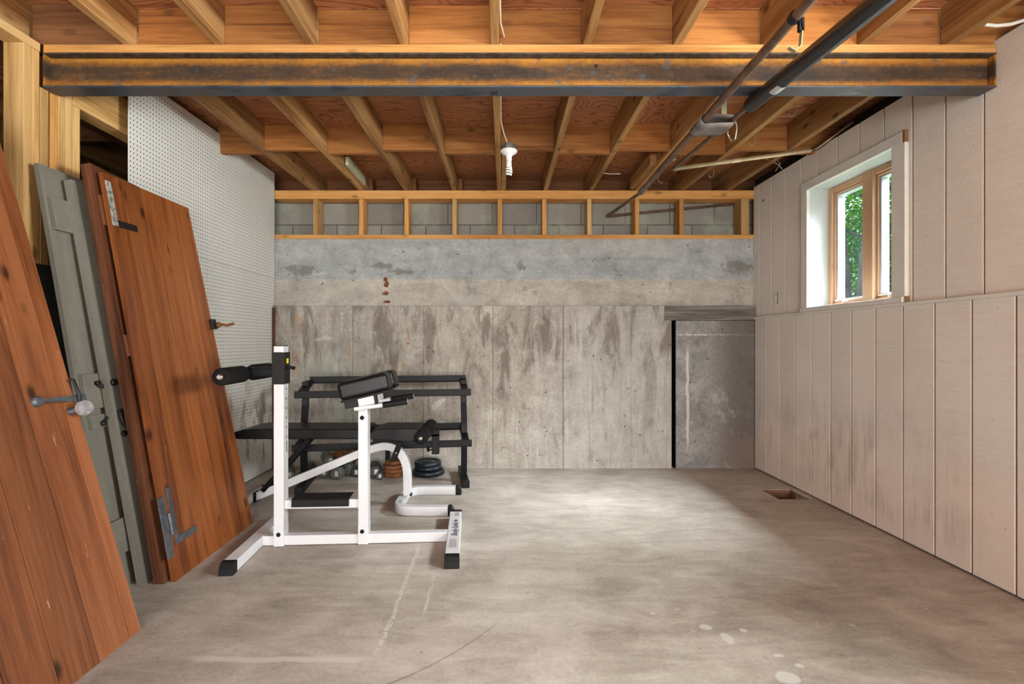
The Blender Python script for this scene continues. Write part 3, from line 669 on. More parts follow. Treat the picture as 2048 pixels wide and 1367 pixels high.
# ------------------------------------------------------------------ leaning doors
class Door:
    def __init__(s, bl, br, tl, tr):
        s.c = [Vector(p) for p in (bl, br, tl, tr)]; s.W = (s.c[1] - s.c[0]).length; s.H = (s.c[2] - s.c[0]).length
        s.n = ((s.c[1] - s.c[0]).cross(s.c[2] - s.c[0])).normalized()
    def P(s, u, v, w):
        a, b = u / s.W, v / s.H; bl, br, tl, tr = s.c
        return bl * (1 - a) * (1 - b) + br * a * (1 - b) + tl * (1 - a) * b + tr * a * b + s.n * w
    def box(s, mb, u0, u1, v0, v1, w0, w1, tint=None): return mb.box(u0, u1, v0, v1, w0, w1, fn=s.P, tint=tint)
    def tube(s, mb, pts, r, n=10): return mb.tube([s.P(*p) for p in pts], r, n)
    def disc(s, mb, u, v, w, r, h): return mb.lathe([(0, h), (r * .8, h), (r, h * .6), (r, 0), (0, 0)], s.P(u, v, w), s.n, 16)
def door_panel(d, root, mat, th, widths, name='door_panel', gap=.0012, bev=0):
    tot = sum(widths); u = 0; m = MB()
    for w in widths:
        w = w * d.W / tot; d.box(m, u + gap, u + w - gap, 0, d.H, -th, 0); u += w
    d.box(m, .004, d.W - .004, .004, d.H - .004, -th + .003, -.005, tint=.0)
    return m.build(name, mat, root, bev)

# nearest door
b = -1.375; tX, tZ = -1.9385, 1.950
d1 = Door((b, 1.1355, .0), (b, 1.9355, .0), (tX, 1.1355, tZ), (tX, 1.9355, tZ))
r1 = thing('plank_door', 'orange pine plank door with iron latch and glass knob, nearest the camera', 'door', (b, 1.535, 0), 'old doors leaning against the left wall')
door_panel(d1, r1, M['door_orange_worn'], .045, [.15, .15, .15, .15, .142, .058])
def on1(px, py):    # pixel -> (u, v) on door 1's plane
    ray = Vector(((px - VX) / F_PX, 1., (VY - py) / F_PX)); o = Vector((0, 0, EYE)); t = (d1.c[0] - o).dot(d1.n) / ray.dot(d1.n); p = o + ray * t
    U = (d1.c[1] - d1.c[0]).normalized(); V = (d1.c[2] - d1.c[0]).normalized(); return (p - d1.c[0]).dot(U), (p - d1.c[0]).dot(V)
u0, v0 = on1(70, 804); u1, v1 = on1(165, 796)
lt = MB(); nseg = 2; uu = d1.W
lt.add([d1.P(*q) for q in ((u0, v0 - .006, .008), (u1, v1 - .014, .008), (u1, v1 - .014, .016), (u0, v0 - .006, .016), (u0, v0 + .006, .008), (u1, v1 + .014, .008), (u1, v1 + .014, .016), (u0, v0 + .006, .016))], MB.QB)
d1.disc(lt, u0, v0, 0, .019, .018); lt.build('latch_bar', M['hingegrey'], r1, .001)
kp = MB(); uk, vk = on1(142, 788)
kp.tube([d1.P(uk - .004, vk + .055, .012), d1.P(uk, vk + .05, .024), d1.P(uk + .004, vk, .026), d1.P(uk + .004, vk - .05, .022), d1.P(uk + .004, vk - .055, .0)], .006, 8); kp.build('latch_keeper', M['iron'], r1)
ug, vg = on1(141, 823); kn = MB()
kn.tube([d1.P(ug - .005, vg, 0), d1.P(ug, vg, .03)], .013, 12); kn.build('knob_neck', M['hingegrey'], r1)
kn = MB(); kn.lathe([(0, 0), (.015, .0), (.026, .012), (.029, .028), (.024, .042), (.012, .048), (0, .048)], d1.P(ug, vg, .028), d1.n, 10); o = kn.build('knob', M['knobglass'], r1); o['label'] = 'clear faceted glass knob'
for p in o.data.polygons: p.use_smooth = False

# grey batten door nearest the wall
bx = -1.683; tx = -2.006; tz = 1.878
d2 = Door((bx, 2.19, 0), (bx, 2.95, 0), (tx, 2.19, tz), (tx, 2.95, tz))
r2 = thing('batten_door', 'grey painted batten door with wooden rails, closest to the studs in the stack', 'door', (bx, 2.57, 0), 'old doors leaning against the left wall')
door_panel(d2, r2, M['door_grey'], .020, [.38, .38])
for (z0, z1) in ((1.59, 1.735), (.80, .955), (.15, .30)):
    m = MB(); d2.box(m, .018, .74, z0 / .985, z1 / .985, .0005, .021); m.build('batten', M['door_grey'], r2, .002)
m = MB(); d2.box(m, .03, .12, .725, .785, .0005, .018); m.build('latch_block', M['door_grey'], r2, .002)
la = MB()
d2.tube(la, [(.085, .915, .024), (.10, .912, .034), (.115, .89, .036), (.135, .875, .034)], .0075); d2.disc(la, .083, .925, .022, .011, .014); d2.disc(la, .11, .93, .022, .010, .012)
d2.tube(la, [(.085, .745, .02), (.10, .76, .032), (.125, .79, .034), (.135, .84, .034)], .006); d2.disc(la, .085, .742, .019, .013, .012); la.build('gate_latch', M['iron'], r2)
la = MB(); d2.tube(la, [(.095, .918, .036), (.125, .90, .037), (.15, .86, .035), (.16, .81, .033)], .0035, 8); d2.tube(la, [(.09, .905, .034), (.125, .878, .036), (.155, .83, .034)], .003, 8); la.build('latch_wire', M['copper'], r2)

# second grey door
bx = -1.612; tx = -1.945; tz = 1.839
d3 = Door((bx, 2.29, 0), (bx, 3.05, 0), (tx, 2.29, tz), (tx, 3.05, tz))
r3 = thing('batten_door', 'narrow view of a grey door with black latch between grey batten door and brown door', 'door', (bx, 2.67, 0), 'old doors leaning against the left wall')
door_panel(d3, r3, M['door_grey'], .036, [.38, .38])
la = MB(); d3.disc(la, .028, .93, .0, .016, .012); d3.tube(la, [(.028, .93, .012), (.06, .915, .016), (.09, .92, .016)], .005)
d3.tube(la, [(.030, .80, .008), (.022, .765, .016), (.030, .73, .018), (.05, .715, .016)], .010); d3.disc(la, .035, .69, .0, .014, .012); d3.tube(la, [(.04, .78, .01), (.07, .79, .016), (.09, .78, .014)], .006); la.build('gate_latch', M['iron'], r3)

# dark brown door
bx = -1.528; tx = -1.866; tz = 1.916
d4 = Door((bx, 2.2955, 0), (bx, 3.055, 0), (tx, 2.2955, tz), (-1.938, 3.055, tz + .0))
r4 = thing('plank_door', 'dark brown worn door with scuffed edge, between grey doors and front orange door', 'door', (bx, 2.67, 0), 'old doors leaning against the left wall')
door_panel(d4, r4, M['door_brown'], .044, [.16, .2, .2, .2])
m = MB(); d4.box(m, .012, .06, 1.66, 1.80, .0005, .014); d4.box(m, .012, .06, 1.05, 1.15, .0005, .014); m.build('batten', M['door_brown'], r4, .001)

# front orange door (slightly warped)
d5 = Door((-1.490, 2.319, 0), (-1.505, 3.078, 0), (-1.826, 2.319, 1.882), (-1.895, 3.07, 1.915))
r5 = thing('plank_door', 'bright orange pine plank door with black L hinges, front of the far stack', 'door', (-1.5, 2.7, 0), 'old doors leaning against the left wall')
door_panel(d5, r5, M['door_orange'], .020, [.125, .155, .165, .175, .14])
hg = MB(); d5.box(hg, .004, .042, 1.665, 1.875, .0005, .005); hg.build('hinge_leaf', M['hingepaint'], r5, .001).__setitem__('label', 'paint spattered hinge leaf')
hg = MB(); d5.box(hg, .042, .185, 1.662, 1.695, .0005, .0045); hg.build('hinge_arm', M['iron'], r5, .001)
hg = MB(); d5.box(hg, .042, .072, .155, .425, .0005, .0045); d5.box(hg, .072, .215, .155, .187, .0005, .0045); hg.build('hinge_arm', M['hingegrey'], r5, .001)
hg = MB(); d5.box(hg, -.03, .016, .115, .395, .001, .0055); d5.tube(hg, [(.028, .21, .006), (.028, .31, .006)], .008); hg.build('hinge_leaf', M['hingegrey'], r5, .001)
m = MB(); d5.box(m, .725, .775, 1.175, 1.235, .0005, .02); m.build('latch_case', M['iron'], r5, .003)
m = MB(); d5.tube(m, [(.77, 1.185, .02), (.80, 1.20, .04), (.81, 1.19, .06), (.83, 1.195, .10)], .009); d5.disc(m, .775, 1.20, .02, .016, .02); m.build('latch_lever', M['rust'], r5)

# ------------------------------------------------------------------ roman chair (back extension bench)
rc = thing('back_extension_bench', 'white steel back extension bench with black hip pads and ankle rollers', 'exercise bench', (-1.193, 2.752, 0), None, math.radians(3.3), local=True)
WM, BMt, VN = M['whitemetal'], M['blackmetal'], M['vinyl']
def part(name, mb, mat, bev=0., seg=2, par=rc): return mb.build(name, mat, par, bev, seg)
m = MB(); m.box(-.09, .905, -.025, .025, .003, .055); part('base_rail', m, WM, .004)
def foot(x, w, y0, y1):
    m = MB(); m.box(x - w / 2, x + w / 2, y0 + .05, y1 - .03, .003, .056); f = part('base_foot', m, WM, .004)
    m = MB(); m.prism([(y0 + .05, .0), (y0 + .05, .058), (y0 + .02, .055), (y0 + .004, .03), (y0 + .0, .0)], x - w / 2 - .001, x + w / 2 + .001, fn=lambda a, b, c: (b, a, c)); m.build('end_cap', M['rubber'], f, .003)
    m = MB(); m.box(x - w / 2 - .001, x + w / 2 + .001, y1 - .03, y1, .0, .058); m.build('end_cap', M['rubber'], f, .003)
    return f
f1 = foot(-.12, .066, -.372, .345); f2 = foot(.94, .072, -.358, .345)
m = MB(); m.box(-.026, .026, -.0375, .0375, .11, 1.079); up = part('upright', m, WM, .003)
m = MB(); m.box(-.027, .027, -.039, .0385, .002, .112); m.build('collar', WM, up, .003)
m = MB(); m.box(-.025, .025, -.036, .036, 1.0795, 1.083); m.build('end_cap', M['rubber'], up, .001)
m = MB(); m.lathe([(0, .004), (.010, .003), (.012, 0)], (0, -.039, .066), (0, -1, 0)); m.build('bolt', M['rubber'], up)
for k in range(6):
    hs = MB(); hs.lathe([(0, .0006), (.006, .0005), (.0062, 0)], (.0262, .004, .845 - .052 * k), (1, 0, 0), 12); hs.build('pin_hole', M['blackink'], up)
hs = MB(); hs.box(.0258, .0268, .006, .014, .50, .56); hs.build('printed_mark', M['blackink'], up)
m = MB(); m.box(-.033, .033, -.045, .045, .874, 1.046); sl = part('sleeve', m, M['brownplastic'], .003)
m = MB(); m.box(.0332, .0338, -.012, .018, .985, 1.012); m.build('warning_sticker', M['yellow'], sl)
m = MB(); m.tube([(.033, .0, .962), (.055, .0, .962)], .008, 12); m.tube([(.050, -.022, .962), (.058, -.02, .964), (.062, .02, .960), (.056, .026, .956)], .009, 10); m.build('pull_knob', M['rubber'], sl)
m = MB(); m.box(-.175, -.0335, -.024, .024, .915, .968); m.box(-.17, -.035, -.032, .032, .925, .957); am = part('roller_arm', m, BMt, .003)
m = MB(); m.tube([(-.178, -.315, .932), (-.178, .315, .932)], .010, 12); ax = part('roller_axle', m, M['chrome'])
for s in (-1, 1):
    m = MB(); m.lathe([(0, 0), (.026, 0), (.040, .004), (.044, .014), (.044, .228), (.038, .24), (.012, .242)], (-.178, -.30 if s < 0 else .058, .932), (0, 1, 0), 28); ro = part('foam_roller', m, M['foam'])
    m = MB(); yy = -.302 if s < 0 else .302; m.lathe([(0, .012), (.008, .011), (.015, .005), (.016, 0)], (-.178, yy, .932), (0, s, 0), 18); m.build('end_cap', M['chrome'], ro)
m = MB(); m.box(.0265, .4205, -.025, .025, .198, .246); part('step_rail', m, WM, .004)
m = MB(); m.prism([(-.040, .212), (-.034, .212), (-.030, .242), (-.022, .250), (.075, .250), (.075, .256), (-.026, .256), (-.036, .248)], .067, .372, fn=lambda a, b, c: (b, a, c)); part('step_tread', m, M['rubber'], .001)
m = MB(); m.box(.421, .473, -.035, .035, .11, .752); u2 = part('upright', m, WM, .003)
m = MB(); m.box(.420, .474, -.0365, .036, .002, .112); m.build('collar', WM, u2, .003)
for z in (.073, .69):
    m = MB(); m.lathe([(0, .004), (.010, .003), (.012, 0)], (.443, -.0362, z), (0, -1, 0)); m.build('bolt', M['rubber'], u2)
T = Matrix.Translation((.478, 0, .866)) @ Matrix.Rotation(math.radians(-13.2), 4, 'Y')
for (a, b) in ((-.185, -.028), (.028, .185)):
    m = MB(); m.box(-.13, .13, a, b, -.042, .052, T); hp = part('hip_pad', m, VN, .022, 5)
    m = MB(); m.box(-.128, .128, a + .003, b - .003, -.052, -.040, T); m.build('backing_board', M['brownplastic'], hp, .004)
T2 = Matrix.Translation((.445, 0, .79)) @ Matrix.Rotation(math.radians(-10), 4, 'Y')
m = MB(); m.box(.0, .085, -.150, .150, -.025, .024, T2); part('cross_tube', m, WM, .004)
m = MB(); m.box(-.072, -.001, -.145, .145, -.026, .026, T2); part('tube_plug', m, M['brownplastic'], .003)
for s in (-1, 1):
    m = MB(); m.box(.086, .098, s * .135 - .018, s * .135 + .018, -.03, .04, T2); part('bracket', m, M['brownplastic'], .002)
    y = s * .135; m = MB(); m.tube([(.425, y, .752), (.575, y, .771)], .0115, 14); hn = part('handle', m, WM)
    m = MB(); m.tube([(.572, y, .7706), (.578, y, .7714), (.70, y, .789)], [.015, .0165, .0165], 16); gp = m.build('hand_grip', M['rubber'], hn)
    m = MB(); m.lathe([(0, .003), (.0155, .002), (.0165, 0)], (.70, y, .789), (.99, 0, .14), 16); m.build('end_cap', M['galv'], gp)
# lettering and stickers on the right foot
def text_mesh(body, size, shear=.25):
    cu = bpy.data.curves.new('lettering', 'FONT'); cu.body = body; cu.size = size; cu.shear = shear; cu.align_x = 'CENTER'; cu.align_y = 'CENTER'; cu.extrude = .0004; cu.offset = .0003
    o = bpy.data.objects.new('tmp', cu); C.objects.link(o); dg = bpy.context.evaluated_depsgraph_get(); me = bpy.data.meshes.new_from_object(o.evaluated_get(dg)); bpy.data.objects.remove(o); return me
me = text_mesh('Body-Solid', .046); me.transform(Matrix.Translation((.945, .020, .0566)) @ Matrix.Rotation(PI / 2, 4, 'Z')); me.materials.append(M['blackink'])
o = bpy.data.objects.new('lettering', me); C.objects.link(o); o.parent = f2
m = MB(); dr = [(.028 * .42 * math.sin(a) * (1 if a < PI else 1), 0) for a in (0,)]
pl = [(.945 + .010 * math.sin(t), .152 + .011 * math.cos(t)) for t in [k * 2 * PI / 18 for k in range(18)]]
pl[0] = (.945, .172)
n_ = len(pl); m.add([(x, y, .0563) for x, y in pl] + [(x, y, .0570) for x, y in pl], [tuple(range(n_)), tuple(range(n_, 2 * n_))] + [(k, (k + 1) % n_, (k + 1) % n_ + n_, k + n_) for k in range(n_)]); m.build('emblem', M['blackink'], f2)
m = MB(); m.box(.920, .958, -.235, -.125, .0562, .0567); m.build('spec_sticker', M['sticker'], f2)
m = MB(); m.box(.935, .962, .235, .298, .0562, .0567); m.build('spec_sticker', M['sticker'], f2)

# ------------------------------------------------------------------ flat adjustable bench
fb = thing('weight_bench', 'white framed adjustable weight bench with long black pad, behind the back extension bench', 'exercise bench', (-1.1, 3.434, 0))
YC = 3.434
def fpart(name, mb, mat, bev=0., seg=2, par=fb): return mb.build(name, mat, par, bev, seg)
def crom(ps, n=5):
    P = [Vector(p) for p in ps]; out = []
    for i in range(len(P) - 1):
        a, b, c, d = P[max(i - 1, 0)], P[i], P[i + 1], P[min(i + 2, len(P) - 1)]
        for k in range(n):
            t = k / n; out.append(.5 * ((2 * b) + (c - a) * t + (2 * a - 5 * b + 4 * c - d) * t * t + (3 * b - a - 3 * c + d) * t ** 3))
    return out + [P[-1]]
path = [(-1.69, YC, .040)] + crom([(-.976, YC, .337), (-.878, YC, .375), (-.81, YC, .394), (-.765, YC, .396), (-.72, YC, .384), (-.68, YC, .352), (-.648, YC, .30), (-.632, YC, .235), (-.6285, YC, .16)], 4) + [(-.6285, YC, .064)]
m = MB(); m.sweep(path, .052, .052, (0, 1, 0)); fpart('main_frame', m, WM, .004)
up_ = [(-.33, 3.212), (-.55, 3.212), (-.60, 3.220), (-.635, 3.243), (-.656, 3.28), (-.662, 3.32), (-.662, 3.55), (-.656, 3.59), (-.635, 3.625), (-.60, 3.648), (-.55, 3.656), (-.32, 3.656)]
up_z = [(x, y, .032) for x, y in up_]; m = MB(); m.sweep([up_z[0]] + crom(up_z[1:-1], 4) + [up_z[-1]], .058, .045, (0, 0, 1)); ub = fpart('front_foot', m, WM, .004)
for (x, y) in ((-.33, 3.212), (-.32, 3.656)):
    m = MB(); m.prism([(x, .002), (x + .042, .002), (x + .040, .03), (x + .022, .062), (x, .062)], y - .025, y + .025); m.build('end_cap', M['rubber'], ub, .002)
for dx in (-.012, .012):
    m = MB(); m.lathe([(0, .004), (.009, .003), (.010, 0)], (-.6, YC - .03 + dx, .075), (1, -.6, .2), 12); m.build('bolt', M['rubber'], ub)
m = MB(); m.box(-1.735, -1.685, 3.21, 3.66, .003, .058); rf = fpart('rear_foot', m, WM, .004)
for y0, y1 in ((3.185, 3.21), (3.66, 3.685)):
    m = MB(); m.box(-1.737, -1.683, y0, y1, .001, .060); m.build('end_cap', M['rubber'], rf, .003)
m = MB(); m.box(-1.665, -1.645, YC - .032, YC + .032, .018, .085); fpart('frame_collar', m, M['rubber'], .002)
m = MB(); m.prism([(-1.765, .492), (-1.755, .475), (-1.70, .468), (-.876, .468), (-.874, .535), (-1.60, .537), (-1.68, .530), (-1.74, .512)], 3.285, 3.565); fpart('back_pad', m, VN, .018, 4)
m = MB(); m.prism([(-.866, .478), (-.858, .468), (-.60, .452), (-.565, .455), (-.525, .528), (-.54, .536), (-.79, .536), (-.835, .522)], 3.285, 3.565); fpart('seat_pad', m, VN, .018, 4)
m = MB(); m.box(-1.45, -.88, YC - .02, YC + .02, .445, .4675); fpart('pad_rail', m, BMt, .003)
m = MB(); m.box(-.86, -.56, YC - .02, YC + .02, .405, .45); fpart('seat_rail', m, BMt, .003)
for s in (-.036, .036):
    m = MB(); m.bar((-1.285, YC + s, .448), (-1.60, YC + s, .098), .012, .032); fpart('support_strut', m, BMt, .002)
m = MB(); m.bar((-.672, YC - .032, .425), (-.722, YC - .032, .300), .008, .038); m.bar((-.672, YC + .032, .425), (-.722, YC + .032, .300), .008, .038); br = fpart('pivot_bracket', m, BMt, .002)
m = MB(); m.lathe([(0, .004), (.006, .003), (.007, 0)], (-.70, YC - .036, .355), (0, -1, 0), 12); m.build('bolt', M['chrome'], br)
m = MB(); m.box(-.560, -.505, YC - .022, YC + .022, .462, .51); m.box(-.462, -.414, YC - .024, YC + .024, .342, .480); m.box(-.51, -.414, YC - .024, YC + .024, .462, .505); fpart('roller_post', m, BMt, .003)
m = MB(); m.tube([(-.462, YC, .37), (-.485, YC, .37)], .005, 8); m.tube([(-.488, YC - .012, .385), (-.488, YC + .012, .36)], .010, 8); fpart('pull_knob', m, M['rubber'])
m = MB(); m.tube([(-.500, 3.165, .497), (-.500, 3.68, .497)], .010, 12); fpart('roller_axle', m, M['chrome'])
for s in (-1, 1):
    m = MB(); m.lathe([(0, 0), (.026, 0), (.040, .004), (.044, .014), (.044, .20), (.038, .212), (.012, .214)], (-.500, 3.17 if s < 0 else 3.47, .497), (0, 1, 0), 28); ro = fpart('foam_roller', m, M['foam'])
    m = MB(); m.lathe([(0, .012), (.008, .011), (.014, .005), (.015, 0)], (-.500, 3.1685 if s < 0 else 3.686, .497), (0, s, 0), 18); m.build('end_cap', M['chrome'], ro)

# ------------------------------------------------------------------ dumbbell rack
rk = thing('dumbbell_rack', 'empty black two tier dumbbell rack against the back wall', 'rack', (-1.448, 3.625, 0), None, math.radians(8.6), local=True)
def rpart(name, mb, mat, bev=.003): return mb.build(name, mat, rk, bev)
for x in (.0, 1.205):
    m = MB(); m.box(x - .026, x + .026, .014, .46, .003, .056); ft = rpart('foot', m, BMt)
    for y0, y1 in ((.0, .014), (.46, .472)):
        m = MB(); m.box(x - .028, x + .028, y0, y1, .0, .059); m.build('end_cap', M['rubber'], ft, .003)
    m = MB(); m.sweep([(x, .20, .056), (x, .165, .33), (x, .175, .45), (x, .225, .62), (x, .235, .80)], .045, .045, (1, 0, 0)); rpart('leg', m, BMt)
    for (z0, z1, y0, y1) in ((.352, .402, .012, .33), (.722, .782, .092, .36)):
        m = MB(); m.bar((x, y0, z0), (x, y1, z1), .05, .040, (1, 0, 0)); rpart('shelf_arm', m, BMt)
for (y, z, x0, x1) in ((.0, .340, -.045, 1.25), (.345, .415, -.0, 1.235), (.075, .716, -.045, 1.25), (.372, .802, .0, 1.235)):
    m = MB(); m.box(x0, x1, y - .004, y + .004, z - .0265, z + .0265); m.box(x0, x1, y - .004, y + .045, z - .0265, z - .0185) if y < .2 else m.box(x0, x1, y - .045, y + .004, z - .0265, z - .0185); rpart('shelf_rail', m, BMt, .002)

# ------------------------------------------------------------------ weights on the floor
def hexbell(X, Y, zc, r, L, yaw, label, mat='hexgrey', rot=0.):
    t = thing('hex_dumbbell', label, 'dumbbell', (X, Y, zc), 'hex dumbbells under the rack', local=True); t.rotation_euler = (0, 0, yaw)
    for s in (-1, 1):
        m = MB(); c = s * (L / 2 - r * .55); hh = r * .55
        vs = []; prof = [(-hh, .86), (-hh * .7, 1.), (hh * .7, 1.), (hh, .86)]
        for (yy, k) in prof:
            for q in range(6):
                a = q * PI / 3 + rot; vs.append((r * k * math.cos(a), c + yy, r * k * math.sin(a)))
        fs = [tuple(range(5, -1, -1)), tuple(range(18, 24))] + [(i * 6 + q, i * 6 + (q + 1) % 6, i * 6 + 6 + (q + 1) % 6, i * 6 + 6 + q) for i in range(3) for q in range(6)]
        m.add(vs, fs); m.build('head', M[mat], t, .002)
    m = MB(); m.tube([(0, -L / 2 + r, 0), (0, 0, 0), (0, L / 2 - r, 0)], [.013, .016, .013], 12); m.build('handle', M['chrome'], t)
    m = MB(); yy = -L / 2 - .0008; m.box(-r * .1, r * .45, yy, yy + .001, -r * .35, r * .4); m.build('weight_label', M['hexlabel'], t)
h6 = .866
hexbell(-1.725, 4.13, .046 * h6, .046, .20, .35, 'pale hex dumbbell farthest left under the rack beside the pegboard')
hexbell(-1.585, 4.17, .050 * h6, .050, .20, .15, 'grey hex dumbbell on the floor just behind the left rack leg', 'hexdark')
hexbell(-1.435, 4.20, .050 * h6, .050, .20, -.05, 'grey hex dumbbell on the floor right of the left rack leg')
hexbell(-1.440, 4.215, .050 * h6 * 2 + .046 * h6 + .004, .046, .18, .5, 'hex dumbbell with pale label lying on top of another near the left rack leg')
hexbell(-1.285, 4.13, .056 * h6, .056, .20, -.30, 'large grey hex dumbbell facing out between white diagonal frame and upright')
hexbell(-1.165, 4.20, .048 * h6, .048, .18, -.15, 'dark hex dumbbell half hidden left of the white upright', 'hexdark')
hexbell(-1.225, 4.24, .056 * h6 + .048 * h6 + .05, .046, .17, -.4, 'hex dumbbell with white label resting on two others left of the upright')
hexbell(-1.040, 4.20, .052 * h6, .052, .20, .25, 'dark hex dumbbell just right of the white upright', 'hexdark')
hexbell(-.972, 4.10, .034 * h6, .034, .13, .1, 'smallest hex dumbbell beside the rusty plates', 'hexdark')
def plate(X, Y, z, r, h, label, mat, group=None, lean=None):
    m = MB(); pr = [(.016, 0), (r * .94, 0), (r, h * .2), (r, h * .8), (r * .95, h), (r * .84, h), (r * .80, h * .72), (r * .38, h * .72), (r * .34, h), (.016, h), (.016, 0)]
    if lean is None: m.lathe(pr, (X, Y, z), (0, 0, 1), 36)
    else: m.lathe(pr, (X, Y, z), lean, 36)
    return tag(m.build('weight_plate', M[mat], bevel=.0), label, 'weight plate', group)
z = .001
for k, (r, h, dx) in enumerate(((.083, .034, 0), (.086, .030, .004), (.084, .030, -.003), (.066, .028, -.002))):
    plate(-.877 + dx, 4.165, z, r, h, f'rusty brown weight plate, {("bottom", "second from bottom", "third from bottom", "smaller top")[k]} of the rusty stack', 'rust', 'rusty plates behind the bench leg'); z += h + .0008
plate(-.595, 4.215, .001, .132, .042, 'wide worn black weight plate at the bottom of the right stack', 'blueiron', 'black plates behind the bench')
plate(-.600, 4.215, .044, .112, .034, 'black weight plate in the middle of the right stack', 'blueiron', 'black plates behind the bench')
plate(-.602, 4.215, .079, .112, .034, 'black weight plate on top of the right stack', 'blueiron', 'black plates behind the bench')
plate(-1.335, 4.335, .105, .10, .03, 'dark brown weight plate leaning on the wall behind the dumbbells', 'rust', None, Vector((0, .93, .37)))
m = MB(); m.box(-.955, -.92, 4.20, 4.235, .002, .285); m.box(-.965, -.91, 4.19, 4.245, .0, .018)
tag(m.build('steel_post', M['blackmetal'], bevel=.003), 'short black steel post standing left of the rusty plates', 'post')

# ------------------------------------------------------------------ pipes
def P3(px, py, z):
    Y = z / ((VY - py) / F_PX); return Vector(((px - VX) / F_PX * Y, Y, EYE + z))
cp = thing('copper_pipe', 'long dark copper pipe hanging under the joists toward the back wall', 'pipe', (1.0, 2.5, 2.2))
A0 = P3(1283, 383, 1.112); A1 = P3(1395, 255, 1.112); Bm = P3(1620, 0, 1.112); dirv = (Bm - A1).normalized(); Am = Bm + dirv * 3.2
m = MB(); m.tube([Am, Bm, A1, A0], .0185, 16); m.build('main_run', M['copper'], cp)
E1 = Vector((.969, 4.545, EYE + 1.135)); m = MB(); m.tube([A0 + Vector((0, -.02, 0)), A0 + Vector((0, .03, 0)), E1 + Vector((0, -.03, 0)), E1], .0125, 12); m.build('far_run', M['copper'], cp)
m = MB(); m.tube([E1 + Vector((0, .0, 0)), E1 + Vector((.03, .005, .003)), Vector((2.1, 4.55, EYE + 1.245)), Vector((2.2, 4.55, EYE + 1.30))], .0115, 12); m.build('branch_run', M['copper'], cp)
m = MB(); dd = (A0 - A1).normalized(); m.tube([A0 - dd * .10, A0 + dd * .02], .023, 14); m.tube([A1 - dd * .05, A1 + dd * .03], .024, 14); m.build('coupling', M['tape'], cp)
ip = thing('insulated_pipe', 'thicker pipe in black foam insulation that thins to bare copper past the beam', 'pipe', (1.17, 2.3, 2.2))
B0 = P3(1497, 213, 1.112); B1 = P3(1762, 0, 1.112); bd = (B1 - B0).normalized(); Bn = B1 + bd * 3.
m = MB(); m.tube([Bn, B0 - (B0 - B1).normalized() * .02, B0], [.0345, .0345, .026], 18); fo = m.build('foam_sleeve', M['insul'], ip)
lb = P3(1556, 166, 1.112); m = MB(); m.tube([lb - bd * .03, lb + bd * .03], .0352, 18, False); m.build('silver_band', M['tapelabel'], fo)
El = Vector((1.196, 3.503, EYE + 1.20)); m = MB(); m.tube([B0 + bd * .1, B0, El], .0125, 12); m.build('bare_run', M['copper'], ip)
bp = thing('copper_pipe', 'pale thin pipe running across under the joists to the top of the right wall', 'pipe', (1.7, 3.5, 2.3))
W_ = Vector((2.17, 3.49, EYE + 1.327)); m = MB(); m.tube([El + Vector((0, -.02, -.001)), El + Vector((.012, 0, .001)), El.lerp(W_, .5), W_], .0135, 12); m.build('cross_run', M['copperlight'], bp)
W2_ = Vector((2.31, 3.30, EYE + 1.44)); m = MB(); m.tube([W_ + Vector((-.02, .0, -.003)), W_ + Vector((.02, -.01, .01)), W2_], .0145, 12); m.build('riser', M['copper'], bp)
m = MB(); q = El.lerp(W_, .42); q2 = El.lerp(W_, .48); m.tube([q, q2], .0165, 12); m.build('coupling', M['copperlight'], bp)
# tape sling that wraps both pipes, hung from a strap
sl = thing('tape_sling', 'grey duct tape sling wrapped around both ceiling pipes', 'sling', (1.1, 2.65, 2.2))
t1 = A1 + Vector((.0, .0, 0)); yb = t1.y
k1 = (yb - Bm.y) / (A1.y - Bm.y); c1 = Bm.lerp(A1, k1); kb = (yb - B0.y) / (El.y - B0.y); c2 = B0.lerp(El, kb)
def ringpath(c, c2, r1, r2, n=9):
    pts = []
    for k in range(n): a = PI / 2 + PI * k / (n - 1); pts.append((c.x + r1 * math.cos(a), c.z + r1 * math.sin(a)))
    for k in range(n): a = -PI / 2 + PI * k / (n - 1); pts.append((c2.x + r2 * math.cos(a), c2.z + r2 * math.sin(a)))
    return pts
ps = ringpath(c1, c2, .026, .020); mm = [((c1.x + c2.x) / 2, (c1.z + c2.z) / 2)]
m = MB(); n_ = len(ps); rows = [(-.085, 1.0, .0), (-.05, 1.03, -.004), (.0, 1.02, -.006), (.045, 1.0, -.004), (.075, .97, .0)]
vs = []; cx, cz = mm[0]
for (dy, k, dz) in rows:
    for i, (x, zz) in enumerate(ps):
        sag = -.018 * math.exp(-((x - cx) / .04) ** 2) if zz < cz else .0
        vs.append((cx + (x - cx) * k, yb + dy + .25 * (x - cx), cz + (zz - cz) * k + sag + dz))
fs = [(i * n_ + q, i * n_ + (q + 1) % n_, (i + 1) * n_ + (q + 1) % n_, (i + 1) * n_ + q) for i in range(len(rows) - 1) for q in range(n_)]
m.add(vs, fs, smooth=True); o = m.build('tape_wrap', M['tape'], sl); so = o.modifiers.new('s', 'SOLIDIFY'); so.thickness = .0025
m = MB(); m.box(c2.x - .013 - .02, c2.x + .013 - .02, yb - .01, yb - .007, c2.z + .02, JB + .05); m.build('strap', M['strap'], sl)
